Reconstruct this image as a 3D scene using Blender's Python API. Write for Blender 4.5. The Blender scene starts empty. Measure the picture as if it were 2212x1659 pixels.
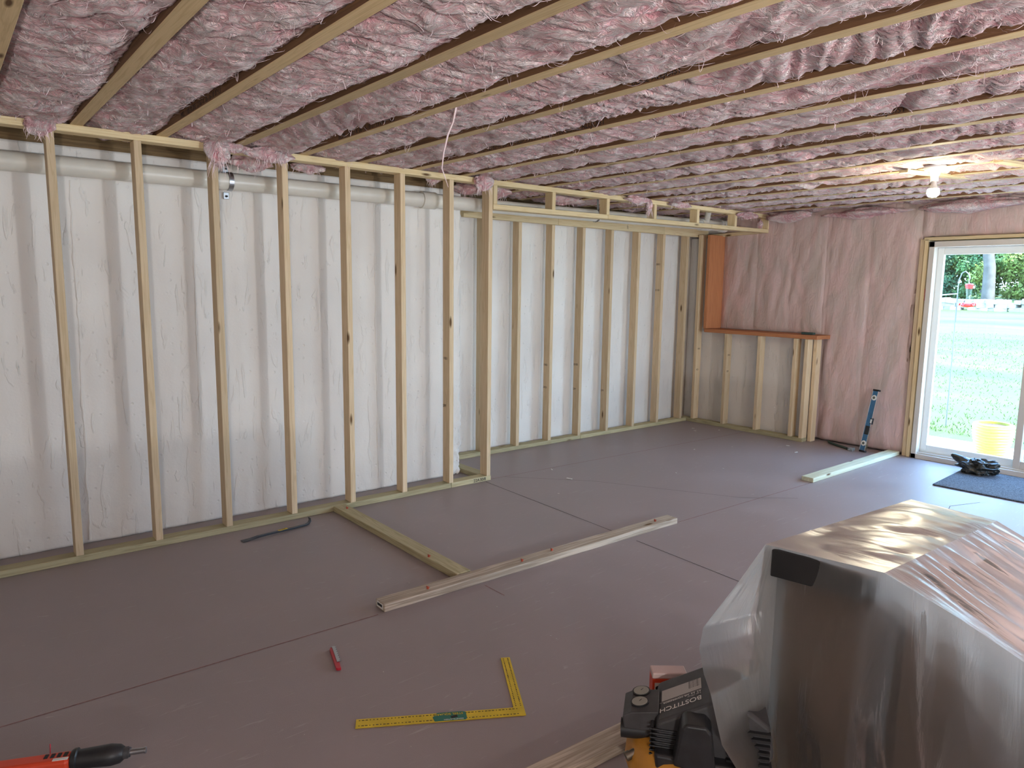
import bpy, bmesh, math, random
import numpy as np
from mathutils import Vector, Matrix, Euler
random.seed(7)
SC = bpy.context.scene
COL = SC.collection
PI = math.pi
# ------------------------------------------------------------------ camera, sky, exposure
YAW, PITCH, ROLL = 0.6827891, -0.1367338, 0.0132127
CAM = Vector((0.01697, -4.37571, 1.53231))
fw = Vector((math.sin(YAW)*math.cos(PITCH), math.cos(YAW)*math.cos(PITCH), math.sin(PITCH)))
rt = Vector((math.cos(YAW), -math.sin(YAW), 0)); up = rt.cross(fw)
c_, s_ = math.cos(ROLL), math.sin(ROLL)
r2 = c_*rt + s_*up; u2 = -s_*rt + c_*up
cd = bpy.data.cameras.new('camera'); cam = bpy.data.objects.new('camera', cd); COL.objects.link(cam)
m3 = Matrix((r2, u2, -fw)).transposed().to_4x4(); m3.translation = CAM
cam.matrix_world = m3
cd.sensor_width = 36; cd.lens = 1536.1705/2212*36; cd.clip_start = .02; cd.clip_end = 500
SC.camera = cam
SC.view_settings.view_transform = 'Standard'; SC.view_settings.look = 'None'
SC.view_settings.gamma = 1; SC.view_settings.use_curve_mapping = False
SC.view_settings.exposure = 1.2
SC.cycles.use_denoising = True
SC.cycles.use_adaptive_sampling = True; SC.cycles.adaptive_threshold = .02
SC.cycles.max_bounces = 7; SC.cycles.diffuse_bounces = 5; SC.cycles.glossy_bounces = 3
SC.cycles.transmission_bounces = 4; SC.cycles.transparent_max_bounces = 10
SC.cycles.sample_clamp_indirect = 6
W = bpy.data.worlds.new('sky'); SC.world = W; W.use_nodes = True
wn = W.node_tree.nodes; wl = W.node_tree.links
bg = wn['Background']
tc = wn.new('ShaderNodeTexCoord'); sx = wn.new('ShaderNodeSeparateXYZ'); cr = wn.new('ShaderNodeValToRGB')
wl.new(tc.outputs['Generated'], sx.inputs[0]); wl.new(sx.outputs['Z'], cr.inputs[0])
cr.color_ramp.elements[0].position = 0.0; cr.color_ramp.elements[0].color = (.56, .78, 1, 1)
cr.color_ramp.elements[1].position = .8; cr.color_ramp.elements[1].color = (.25, .50, 1, 1)
wl.new(cr.outputs[0], bg.inputs[0]); bg.inputs[1].default_value = 8.0
sd = bpy.data.lights.new('sun', 'SUN'); sd.energy = 11.0; sd.angle = .01; sd.color = (1, .90, .74)
so = bpy.data.objects.new('sun', sd); COL.objects.link(so)
so.rotation_euler = Vector((-.02, -.66, .75)).to_track_quat('Z', 'Y').to_euler(); so.location = (10, 10, 12)
def portal(name, x, y, z, sy, sz):
    l = bpy.data.lights.new(name, 'AREA'); l.shape = 'RECTANGLE'; l.size = sy; l.size_y = sz
    l.cycles.is_portal = True
    o = bpy.data.objects.new(name, l); COL.objects.link(o); o.location = (x, y, z)
    o.rotation_euler = Vector((1, 0, 0)).to_track_quat('Z', 'Y').to_euler()
portal('door_daylight', 7.3, -2.6, 1.0, 1.9, 2.0)
portal('window_daylight', 7.3, -5.75, 1.45, 1.9, 1.1)  # sky portal for the added, unseen side window
portal('rear_window_daylight', 4.5, -8.15, 1.5, 3.0, 1.2)  # sky portal for the added, unseen rear window
bpy.data.objects['rear_window_daylight'].rotation_euler = Vector((0, -1, 0)).to_track_quat('Z', 'Y').to_euler()
# ------------------------------------------------------------------ noise (numpy)
def _h(i, j, k, s):
    n = (i*73856093) ^ (j*19349663) ^ (k*83492791) ^ (s*2654435)
    n = (n ^ (n >> 13))*1274126177 & 0x7fffffff
    n = (n ^ (n >> 15))*668265263 & 0x7fffffff
    return (n & 0xffff)/65535.0
def vnoise(x, y, z=0.0, s=0):
    x, y, z = np.broadcast_arrays(np.asarray(x, float), np.asarray(y, float), np.asarray(z, float))
    i = np.floor(x).astype(np.int64); j = np.floor(y).astype(np.int64); k = np.floor(z).astype(np.int64)
    fx, fy, fz = x-i, y-j, z-k
    fx = fx*fx*(3-2*fx); fy = fy*fy*(3-2*fy); fz = fz*fz*(3-2*fz)
    r = 0
    for a in (0, 1):
        for b in (0, 1):
            for c in (0, 1):
                r = r + _h(i+a, j+b, k+c, s)*(fx if a else 1-fx)*(fy if b else 1-fy)*(fz if c else 1-fz)
    return r*2-1
def fbm(x, y, z=0.0, s=0, o=3):
    r = 0; a = 1; t = 0
    for q in range(o):
        r = r+a*vnoise(x*2**q, y*2**q, z*2**q, s+q); t += a; a *= .5
    return r/t
# ------------------------------------------------------------------ materials
MATS = {}
def nodemat(name):
    m = bpy.data.materials.new(name); m.use_nodes = True
    nt = m.node_tree; return m, nt, nt.nodes, nt.links, nt.nodes['Principled BSDF']
def mat(name, col, rough=.5, metal=0, spec=.5, noise=0, nscale=40, bump=0, bscale=60, stretch=(1, 1, 1), coat=0, emit=None):
    if name in MATS: return MATS[name]
    m, nt, N, L, p = nodemat(name)
    p.inputs['Base Color'].default_value = (*col, 1); p.inputs['Roughness'].default_value = rough
    p.inputs['Metallic'].default_value = metal; p.inputs['Specular IOR Level'].default_value = spec
    p.inputs['Coat Weight'].default_value = coat
    if emit: p.inputs['Emission Color'].default_value = (*emit[0], 1); p.inputs['Emission Strength'].default_value = emit[1]
    if noise or bump:
        t = N.new('ShaderNodeTexCoord'); mp = N.new('ShaderNodeMapping'); mp.inputs['Scale'].default_value = stretch
        L.new(t.outputs['Object'], mp.inputs[0])
    if noise:
        n = N.new('ShaderNodeTexNoise'); n.inputs['Scale'].default_value = nscale; n.inputs['Detail'].default_value = 5
        L.new(mp.outputs[0], n.inputs['Vector'])
        r = N.new('ShaderNodeValToRGB')
        r.color_ramp.elements[0].position = .3; r.color_ramp.elements[1].position = .7
        r.color_ramp.elements[0].color = (*[c*(1-noise) for c in col], 1); r.color_ramp.elements[1].color = (*[min(1, c*(1+noise)) for c in col], 1)
        L.new(n.outputs['Fac'], r.inputs[0]); L.new(r.outputs[0], p.inputs['Base Color'])
    if bump:
        n = N.new('ShaderNodeTexNoise'); n.inputs['Scale'].default_value = bscale; n.inputs['Detail'].default_value = 5
        L.new(mp.outputs[0], n.inputs['Vector'])
        b = N.new('ShaderNodeBump'); b.inputs['Strength'].default_value = 1; b.inputs['Distance'].default_value = bump
        L.new(n.outputs['Fac'], b.inputs['Height']); L.new(b.outputs[0], p.inputs['Normal'])
    MATS[name] = m; return m
def wood(name, light, dark, knot=(.12, .06, .02), ring=1.0, rough=.7):
    """lumber: grain runs along local X"""
    m, nt, N, L, p = nodemat(name)
    p.inputs['Roughness'].default_value = rough; p.inputs['Specular IOR Level'].default_value = .25
    t = N.new('ShaderNodeTexCoord'); oi = N.new('ShaderNodeObjectInfo')
    ml = N.new('ShaderNodeMath'); ml.operation = 'MULTIPLY'; ml.inputs[1].default_value = 37
    L.new(oi.outputs['Random'], ml.inputs[0])
    ad = N.new('ShaderNodeVectorMath'); ad.operation = 'ADD'; L.new(t.outputs['Object'], ad.inputs[0]); L.new(ml.outputs[0], ad.inputs[1])
    mp = N.new('ShaderNodeMapping'); mp.inputs['Scale'].default_value = (1.0, 22, 22); L.new(ad.outputs[0], mp.inputs[0])
    n = N.new('ShaderNodeTexNoise'); n.inputs['Scale'].default_value = 1.6; n.inputs['Detail'].default_value = 3; n.inputs['Distortion'].default_value = .6
    L.new(mp.outputs[0], n.inputs['Vector'])
    w = N.new('ShaderNodeMath'); w.operation = 'MULTIPLY'; w.inputs[1].default_value = 34*ring; L.new(n.outputs['Fac'], w.inputs[0])
    si = N.new('ShaderNodeMath'); si.operation = 'SINE'; L.new(w.outputs[0], si.inputs[0])
    mr = N.new('ShaderNodeMapRange'); mr.inputs[1].default_value = -1; L.new(si.outputs[0], mr.inputs[0])
    pw = N.new('ShaderNodeMath'); pw.operation = 'POWER'; pw.inputs[1].default_value = 2.2; L.new(mr.outputs[0], pw.inputs[0])
    # fine streaks
    mp2 = N.new('ShaderNodeMapping'); mp2.inputs['Scale'].default_value = (3, 160, 160); L.new(ad.outputs[0], mp2.inputs[0])
    n2 = N.new('ShaderNodeTexNoise'); n2.inputs['Scale'].default_value = 1.5; n2.inputs['Detail'].default_value = 4; L.new(mp2.outputs[0], n2.inputs['Vector'])
    mx = N.new('ShaderNodeMix'); mx.data_type = 'RGBA'; mx.inputs[6].default_value = (*light, 1); mx.inputs[7].default_value = (*dark, 1)
    f1 = N.new('ShaderNodeMath'); f1.operation = 'MULTIPLY_ADD'; f1.inputs[1].default_value = .55; L.new(pw.outputs[0], f1.inputs[0])
    f2 = N.new('ShaderNodeMath'); f2.operation = 'MULTIPLY_ADD'; f2.inputs[1].default_value = .9; f2.inputs[2].default_value = -.32; L.new(n2.outputs['Fac'], f2.inputs[0])
    L.new(f2.outputs[0], f1.inputs[2]); L.new(f1.outputs[0], mx.inputs[0])
    # knots
    mp3 = N.new('ShaderNodeMapping'); mp3.inputs['Scale'].default_value = (2.3, 9, 9); L.new(ad.outputs[0], mp3.inputs[0])
    v = N.new('ShaderNodeTexVoronoi'); v.inputs['Scale'].default_value = 1; L.new(mp3.outputs[0], v.inputs['Vector'])
    k = N.new('ShaderNodeMapRange'); k.inputs[1].default_value = .055; k.inputs[2].default_value = .12; k.inputs[3].default_value = 1; k.inputs[4].default_value = 0
    L.new(v.outputs['Distance'], k.inputs[0])
    mx2 = N.new('ShaderNodeMix'); mx2.data_type = 'RGBA'; L.new(k.outputs[0], mx2.inputs[0]); L.new(mx.outputs[2], mx2.inputs[6]); mx2.inputs[7].default_value = (*knot, 1)
    # per board tone
    hs = N.new('ShaderNodeHueSaturation'); mv = N.new('ShaderNodeMapRange'); mv.inputs[3].default_value = .84; mv.inputs[4].default_value = 1.1
    L.new(oi.outputs['Random'], mv.inputs[0]); L.new(mv.outputs[0], hs.inputs['Value']); L.new(mx2.outputs[2], hs.inputs['Color'])
    L.new(hs.outputs[0], p.inputs['Base Color'])
    b = N.new('ShaderNodeBump'); b.inputs['Distance'].default_value = .0006; L.new(n2.outputs['Fac'], b.inputs['Height']); L.new(b.outputs[0], p.inputs['Normal'])
    return m
M_STUD = wood('spruce_lumber', (.70, .545, .36), (.55, .405, .235))
M_SOFF = wood('pale_pine_lumber', (.76, .62, .38), (.62, .46, .24))
M_PT = wood('treated_lumber', (.50, .44, .27), (.34, .29, .16), rough=.75)
M_PT2 = wood('weathered_treated_lumber', (.58, .50, .40), (.24, .185, .13), ring=.45, rough=.8)
M_PALE = wood('fresh_treated_lumber', (.62, .63, .48), (.45, .45, .30), ring=.5)
M_ORANGE = wood('red_fir_lumber', (.56, .235, .105), (.42, .16, .07), knot=(.2, .07, .03))
M_JOIST = wood('joist_flange_lumber', (.64, .475, .26), (.50, .355, .18))
M_BROWN = wood('old_sill_lumber', (.17, .11, .05), (.09, .055, .025))
M_WEB = mat('strand_board_web', (.17, .085, .04), .8, noise=.35, nscale=55)
M_INK = mat('black_ink', (.015, .013, .012), .6)
M_FADE = mat('faded_ink', (.12, .085, .06), .7)
def concrete_mat():
    m, nt, N, L, p = nodemat('white_painted_concrete')
    p.inputs['Base Color'].default_value = (.70, .69, .67, 1); p.inputs['Roughness'].default_value = .55; p.inputs['Specular IOR Level'].default_value = .3
    t = N.new('ShaderNodeTexCoord')
    mp = N.new('ShaderNodeMapping'); mp.inputs['Scale'].default_value = (20, 20, 4.5); L.new(t.outputs['Object'], mp.inputs[0])
    n = N.new('ShaderNodeTexNoise'); n.inputs['Scale'].default_value = 1; n.inputs['Detail'].default_value = 5; n.inputs['Distortion'].default_value = .8; L.new(mp.outputs[0], n.inputs['Vector'])
    r = N.new('ShaderNodeMapRange'); r.inputs[1].default_value = .60; r.inputs[2].default_value = .66; L.new(n.outputs['Fac'], r.inputs[0])
    n2 = N.new('ShaderNodeTexNoise'); n2.inputs['Scale'].default_value = 70; n2.inputs['Detail'].default_value = 4; L.new(t.outputs['Object'], n2.inputs['Vector'])
    v = N.new('ShaderNodeTexVoronoi'); v.inputs['Scale'].default_value = 16; L.new(t.outputs['Object'], v.inputs['Vector'])
    vr = N.new('ShaderNodeMapRange'); vr.inputs[1].default_value = .03; vr.inputs[2].default_value = .16; vr.inputs[3].default_value = -1.0; vr.inputs[4].default_value = 0; L.new(v.outputs['Distance'], vr.inputs[0])
    a = N.new('ShaderNodeMath'); a.operation = 'MULTIPLY_ADD'; a.inputs[1].default_value = .35; L.new(n2.outputs['Fac'], a.inputs[0]); L.new(r.outputs[0], a.inputs[2])
    a2 = N.new('ShaderNodeMath'); a2.operation = 'ADD'; L.new(a.outputs[0], a2.inputs[0]); L.new(vr.outputs[0], a2.inputs[1])
    b = N.new('ShaderNodeBump'); b.inputs['Strength'].default_value = .9; b.inputs['Distance'].default_value = .0032; L.new(a2.outputs[0], b.inputs['Height']); L.new(b.outputs[0], p.inputs['Normal'])
    n3 = N.new('ShaderNodeTexNoise'); n3.inputs['Scale'].default_value = 1.3; n3.inputs['Detail'].default_value = 4; L.new(t.outputs['Object'], n3.inputs['Vector'])
    c = N.new('ShaderNodeValToRGB'); c.color_ramp.elements[0].position = .35; c.color_ramp.elements[1].position = .65
    c.color_ramp.elements[0].color = (.70, .665, .63, 1); c.color_ramp.elements[1].color = (.79, .76, .72, 1)
    L.new(n3.outputs['Fac'], c.inputs[0]); L.new(c.outputs[0], p.inputs['Base Color'])
    return m
M_CONC = concrete_mat()
def floor_mat():
    m, nt, N, L, p = nodemat('grey_mauve_painted_slab')
    t = N.new('ShaderNodeTexCoord')
    n = N.new('ShaderNodeTexNoise'); n.inputs['Scale'].default_value = 1.1; n.inputs['Detail'].default_value = 6; n.inputs['Roughness'].default_value = .6; L.new(t.outputs['Object'], n.inputs['Vector'])
    c = N.new('ShaderNodeValToRGB'); c.color_ramp.elements[0].position = .3; c.color_ramp.elements[1].position = .72
    c.color_ramp.elements[0].color = (.27, .222, .218, 1); c.color_ramp.elements[1].color = (.325, .272, .268, 1)
    L.new(n.outputs['Fac'], c.inputs[0])
    # pale scuffs
    mp = N.new('ShaderNodeMapping'); mp.inputs['Scale'].default_value = (2, 14, 1); mp.inputs['Rotation'].default_value = (0, 0, .5); L.new(t.outputs['Object'], mp.inputs[0])
    n2 = N.new('ShaderNodeTexNoise'); n2.inputs['Scale'].default_value = 2.2; n2.inputs['Detail'].default_value = 8; n2.inputs['Distortion'].default_value = 2.5; L.new(mp.outputs[0], n2.inputs['Vector'])
    r = N.new('ShaderNodeMapRange'); r.inputs[1].default_value = .64; r.inputs[2].default_value = .76; r.inputs[4].default_value = .35; L.new(n2.outputs['Fac'], r.inputs[0])
    mx = N.new('ShaderNodeMix'); mx.data_type = 'RGBA'; L.new(r.outputs[0], mx.inputs[0]); L.new(c.outputs[0], mx.inputs[6]); mx.inputs[7].default_value = (.52, .48, .47, 1)
    L.new(mx.outputs[2], p.inputs['Base Color'])
    r2_ = N.new('ShaderNodeMapRange'); r2_.inputs[1].default_value = .3; r2_.inputs[2].default_value = .7; r2_.inputs[3].default_value = .42; r2_.inputs[4].default_value = .56; L.new(n.outputs['Fac'], r2_.inputs[0]); L.new(r2_.outputs[0], p.inputs['Roughness'])
    n3 = N.new('ShaderNodeTexNoise'); n3.inputs['Scale'].default_value = 260; L.new(t.outputs['Object'], n3.inputs['Vector'])
    b = N.new('ShaderNodeBump'); b.inputs['Distance'].default_value = .0004; L.new(n3.outputs['Fac'], b.inputs['Height']); L.new(b.outputs[0], p.inputs['Normal'])
    return m
M_FLOOR = floor_mat()
def fluff_mat(name, deep, mid, pale):
    m, nt, N, L, p = nodemat(name)
    p.inputs['Roughness'].default_value = .9; p.inputs['Specular IOR Level'].default_value = .15
    p.inputs['Sheen Weight'].default_value = .25; p.inputs['Sheen Roughness'].default_value = .5
    t = N.new('ShaderNodeTexCoord')
    n0 = N.new('ShaderNodeTexNoise'); n0.inputs['Scale'].default_value = 5; n0.inputs['Detail'].default_value = 3; L.new(t.outputs['Object'], n0.inputs['Vector'])
    sc = N.new('ShaderNodeVectorMath'); sc.operation = 'SCALE'; sc.inputs['Scale'].default_value = .32; L.new(n0.outputs['Color'], sc.inputs[0])
    ad = N.new('ShaderNodeVectorMath'); ad.operation = 'ADD'; L.new(t.outputs['Object'], ad.inputs[0]); L.new(sc.outputs[0], ad.inputs[1])
    mp = N.new('ShaderNodeMapping'); mp.vector_type = 'TEXTURE'; mp.inputs['Scale'].default_value = (1/6, 1/34, 1/24); mp.inputs['Rotation'].default_value = (0, 0, -.95); L.new(ad.outputs[0], mp.inputs[0])
    n1 = N.new('ShaderNodeTexNoise'); n1.inputs['Scale'].default_value = 1; n1.inputs['Detail'].default_value = 6; n1.inputs['Roughness'].default_value = .62; n1.inputs['Distortion'].default_value = .8; L.new(mp.outputs[0], n1.inputs['Vector'])
    mpb = N.new('ShaderNodeMapping'); mpb.vector_type = 'TEXTURE'; mpb.inputs['Scale'].default_value = (1/22, 1/180, 1/120); mpb.inputs['Rotation'].default_value = (0, 0, -.8); L.new(ad.outputs[0], mpb.inputs[0])
    n2 = N.new('ShaderNodeTexNoise'); n2.inputs['Scale'].default_value = 1; n2.inputs['Detail'].default_value = 4; n2.inputs['Distortion'].default_value = 1.2; L.new(mpb.outputs[0], n2.inputs['Vector'])
    at = N.new('ShaderNodeAttribute'); at.attribute_name = 'pile'
    s = N.new('ShaderNodeMath'); s.operation = 'MULTIPLY_ADD'; s.inputs[1].default_value = .45; L.new(n2.outputs['Fac'], s.inputs[0]); L.new(n1.outputs['Fac'], s.inputs[2])
    s2 = N.new('ShaderNodeMath'); s2.operation = 'MULTIPLY_ADD'; s2.inputs[1].default_value = .16; L.new(at.outputs['Fac'], s2.inputs[0]); L.new(s.outputs[0], s2.inputs[2])
    c = N.new('ShaderNodeValToRGB'); e = c.color_ramp.elements
    e[0].position = .52; e[0].color = (*deep, 1); e[1].position = .92; e[1].color = (*pale, 1)
    q = e.new(.70); q.color = (*mid, 1)
    L.new(s2.outputs[0], c.inputs[0]); L.new(c.outputs[0], p.inputs['Base Color'])
    b = N.new('ShaderNodeBump'); b.inputs['Strength'].default_value = 1; b.inputs['Distance'].default_value = .038; L.new(s.outputs[0], b.inputs['Height']); L.new(b.outputs[0], p.inputs['Normal'])
    return m
M_FLUFF = fluff_mat('pink_glass_wool', (.78, .32, .37), (.93, .56, .57), (.97, .83, .80))
M_FIBRE = mat('loose_glass_fibre', (.88, .70, .70), .9, spec=.1)
def film_mat():
    m, nt, N, L, p = nodemat('faced_pink_insulation_film')
    t = N.new('ShaderNodeTexCoord')
    mp = N.new('ShaderNodeMapping'); mp.inputs['Scale'].default_value = (1, 3.4, 1.1); L.new(t.outputs['Object'], mp.inputs[0])
    n = N.new('ShaderNodeTexNoise'); n.inputs['Scale'].default_value = 1.6; n.inputs['Detail'].default_value = 4; n.inputs['Distortion'].default_value = 1; L.new(mp.outputs[0], n.inputs['Vector'])
    c = N.new('ShaderNodeValToRGB'); c.color_ramp.elements[0].position = .36; c.color_ramp.elements[1].position = .66
    c.color_ramp.elements[0].color = (.52, .415, .37, 1); c.color_ramp.elements[1].color = (.65, .46, .43, 1)
    L.new(n.outputs['Fac'], c.inputs[0]); L.new(c.outputs[0], p.inputs['Base Color'])
    p.inputs['Roughness'].default_value = .42; p.inputs['Specular IOR Level'].default_value = .35
    n2 = N.new('ShaderNodeTexNoise'); n2.inputs['Scale'].default_value = 7; n2.inputs['Detail'].default_value = 6; n2.inputs['Distortion'].default_value = 1.5; L.new(mp.outputs[0], n2.inputs['Vector'])
    b = N.new('ShaderNodeBump'); b.inputs['Distance'].default_value = .012; b.inputs['Strength'].default_value = .5; L.new(n2.outputs['Fac'], b.inputs['Height']); L.new(b.outputs[0], p.inputs['Normal'])
    return m
M_FILM = film_mat()
def sheet_mat(name='clear_plastic_sheeting'):
    m, nt, N, L, p = nodemat(name)
    out = N['Material Output']
    tr = N.new('ShaderNodeBsdfTransparent'); tr.inputs[0].default_value = (.93, .94, .93, 1)
    df = N.new('ShaderNodeBsdfDiffuse'); df.inputs[0].default_value = (.46, .41, .35, 1)
    tl = N.new('ShaderNodeBsdfTranslucent'); tl.inputs[0].default_value = (.95, .98, .98, 1)
    gl = N.new('ShaderNodeBsdfGlossy'); gl.inputs['Roughness'].default_value = .34
    uv = N.new('ShaderNodeUVMap')
    mp = N.new('ShaderNodeMapping'); mp.inputs['Scale'].default_value = (13, 2.6, 1); L.new(uv.outputs[0], mp.inputs[0])
    n = N.new('ShaderNodeTexNoise'); n.inputs['Scale'].default_value = 1; n.inputs['Detail'].default_value = 4; n.inputs['Distortion'].default_value = 1.2; L.new(mp.outputs[0], n.inputs['Vector'])
    b = N.new('ShaderNodeBump'); b.inputs['Distance'].default_value = .006; b.inputs['Strength'].default_value = .8; L.new(n.outputs['Fac'], b.inputs['Height'])
    for x in (df, tl, gl): L.new(b.outputs[0], x.inputs['Normal'])
    m1 = N.new('ShaderNodeMixShader'); m1.inputs[0].default_value = .93; L.new(df.outputs[0], m1.inputs[1]); L.new(tl.outputs[0], m1.inputs[2])
    m2 = N.new('ShaderNodeMixShader'); m2.inputs[0].default_value = .58; L.new(tr.outputs[0], m2.inputs[1]); L.new(m1.outputs[0], m2.inputs[2])
    fr = N.new('ShaderNodeFresnel'); fr.inputs[0].default_value = 1.5; L.new(b.outputs[0], fr.inputs['Normal'])
    fa = N.new('ShaderNodeMath'); fa.operation = 'MULTIPLY_ADD'; fa.inputs[1].default_value = .75; fa.inputs[2].default_value = .02; L.new(fr.outputs[0], fa.inputs[0])
    m3_ = N.new('ShaderNodeMixShader'); L.new(fa.outputs[0], m3_.inputs[0]); L.new(m2.outputs[0], m3_.inputs[1]); L.new(gl.outputs[0], m3_.inputs[2])
    L.new(m3_.outputs[0], out.inputs[0]); return m
M_SHEET = sheet_mat()
def glass_mat():
    m, nt, N, L, p = nodemat('window_glass')
    out = N['Material Output']; tr = N.new('ShaderNodeBsdfTransparent'); tr.inputs[0].default_value = (.93, .97, .96, 1)
    gl = N.new('ShaderNodeBsdfGlossy'); gl.inputs['Roughness'].default_value = .02
    mx = N.new('ShaderNodeMixShader'); mx.inputs[0].default_value = .05
    L.new(tr.outputs[0], mx.inputs[1]); L.new(gl.outputs[0], mx.inputs[2]); L.new(mx.outputs[0], out.inputs[0]); return m
M_GLASS = glass_mat()
M_VINYL = mat('almond_vinyl', (.62, .58, .52), .4)
M_WHITE = mat('white_vinyl', (.80, .82, .80), .35)
M_PVC = mat('white_pvc_pipe', (.68, .65, .58), .35, noise=.08, nscale=6)
M_STEEL = mat('galvanised_steel', (.42, .43, .45), .38, metal=1)
M_CHROME = mat('bright_metal', (.75, .75, .75), .2, metal=1)
M_BLACK = mat('black_plastic', (.018, .019, .021), .42, noise=.3, nscale=30)
M_BLACK2 = mat('dusty_black_plastic', (.055, .055, .058), .55, noise=.3, nscale=14)
M_ORNG = mat('orange_red_plastic', (.62, .06, .02), .4)
M_RED = mat('red_enamel', (.50, .02, .04), .4)
M_TANK = mat('amber_tank_paint', (.56, .26, .035), .42, noise=.22, nscale=7)
M_YEL = mat('yellow_painted_steel', (.66, .47, .02), .5, noise=.12, nscale=18)
M_GREEN = mat('green_sticker', (.02, .16, .11), .5)
M_PAPER = mat('pale_paper', (.72, .70, .66), .8)
M_LABEL = mat('silver_label', (.42, .40, .38), .5)
M_BLUE = mat('blue_painted_metal', (.045, .17, .33), .4, noise=.15, nscale=20)
M_RUBBER = mat('dark_rubber', (.02, .02, .022), .7)
M_BAG = mat('black_bin_bag', (.02, .022, .02), .22, bump=.01, bscale=22)
M_MAT = mat('speckled_doormat', (.075, .08, .095), .95, noise=.75, nscale=120, bump=.004, bscale=200)
M_SILL = mat('green_foam', (.05, .08, .07), .9)
M_CHALK = mat('red_chalk', (.24, .13, .12), .9, noise=.3, nscale=60)
M_CUT = mat('saw_cut', (.035, .028, .028), .9)
M_ANCH = mat('red_plastic_plug', (.42, .07, .03), .5)
M_TOOL = mat('dark_tool_enamel', (.012, .012, .012), .5, noise=.3, nscale=5)
M_CARD = mat('brown_cabinet_board', (.075, .048, .032), .8, noise=.4, nscale=3)
# ------------------------------------------------------------------ object helpers
def tag(o, label=None, cat=None, group=None, kind=None):
    if label: o['label'] = label
    if cat: o['category'] = cat
    if group: o['group'] = group
    if kind: o['kind'] = kind
    return o
def link(o, parent=None):
    COL.objects.link(o)
    if parent is not None: o.parent = parent
    return o
def empty(name, loc, label, cat, group=None, rz=0):
    o = bpy.data.objects.new(name, None); o.location = loc; o.rotation_euler = (0, 0, rz); o.empty_display_size = .05
    link(o); return tag(o, label, cat, group)
def mesh_np(name, V, F, m, parent=None, smooth=False, uv=None, pile=None):
    me = bpy.data.meshes.new(name)
    V = np.asarray(V, np.float32); F = np.asarray(F, np.int32)
    nv, nf, k = len(V), len(F), F.shape[1]
    me.vertices.add(nv); me.vertices.foreach_set('co', V.ravel())
    me.loops.add(nf*k); me.loops.foreach_set('vertex_index', F.ravel())
    me.polygons.add(nf); me.polygons.foreach_set('loop_start', np.arange(0, nf*k, k, dtype=np.int32))
    try: me.polygons.foreach_set('loop_total', np.full(nf, k, np.int32))
    except Exception: pass
    me.update(calc_edges=True)
    if uv is not None:
        l = me.uv_layers.new(name='UVMap'); l.data.foreach_set('uv', np.asarray(uv, np.float32)[F.ravel()].ravel())
    if pile is not None:
        a = me.attributes.new('pile', 'FLOAT', 'POINT'); a.data.foreach_set('value', np.asarray(pile, np.float32))
    if smooth: me.polygons.foreach_set('use_smooth', np.ones(nf, bool))
    me.validate(); me.materials.append(m)
    o = bpy.data.objects.new(name, me); return link(o, parent)
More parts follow.
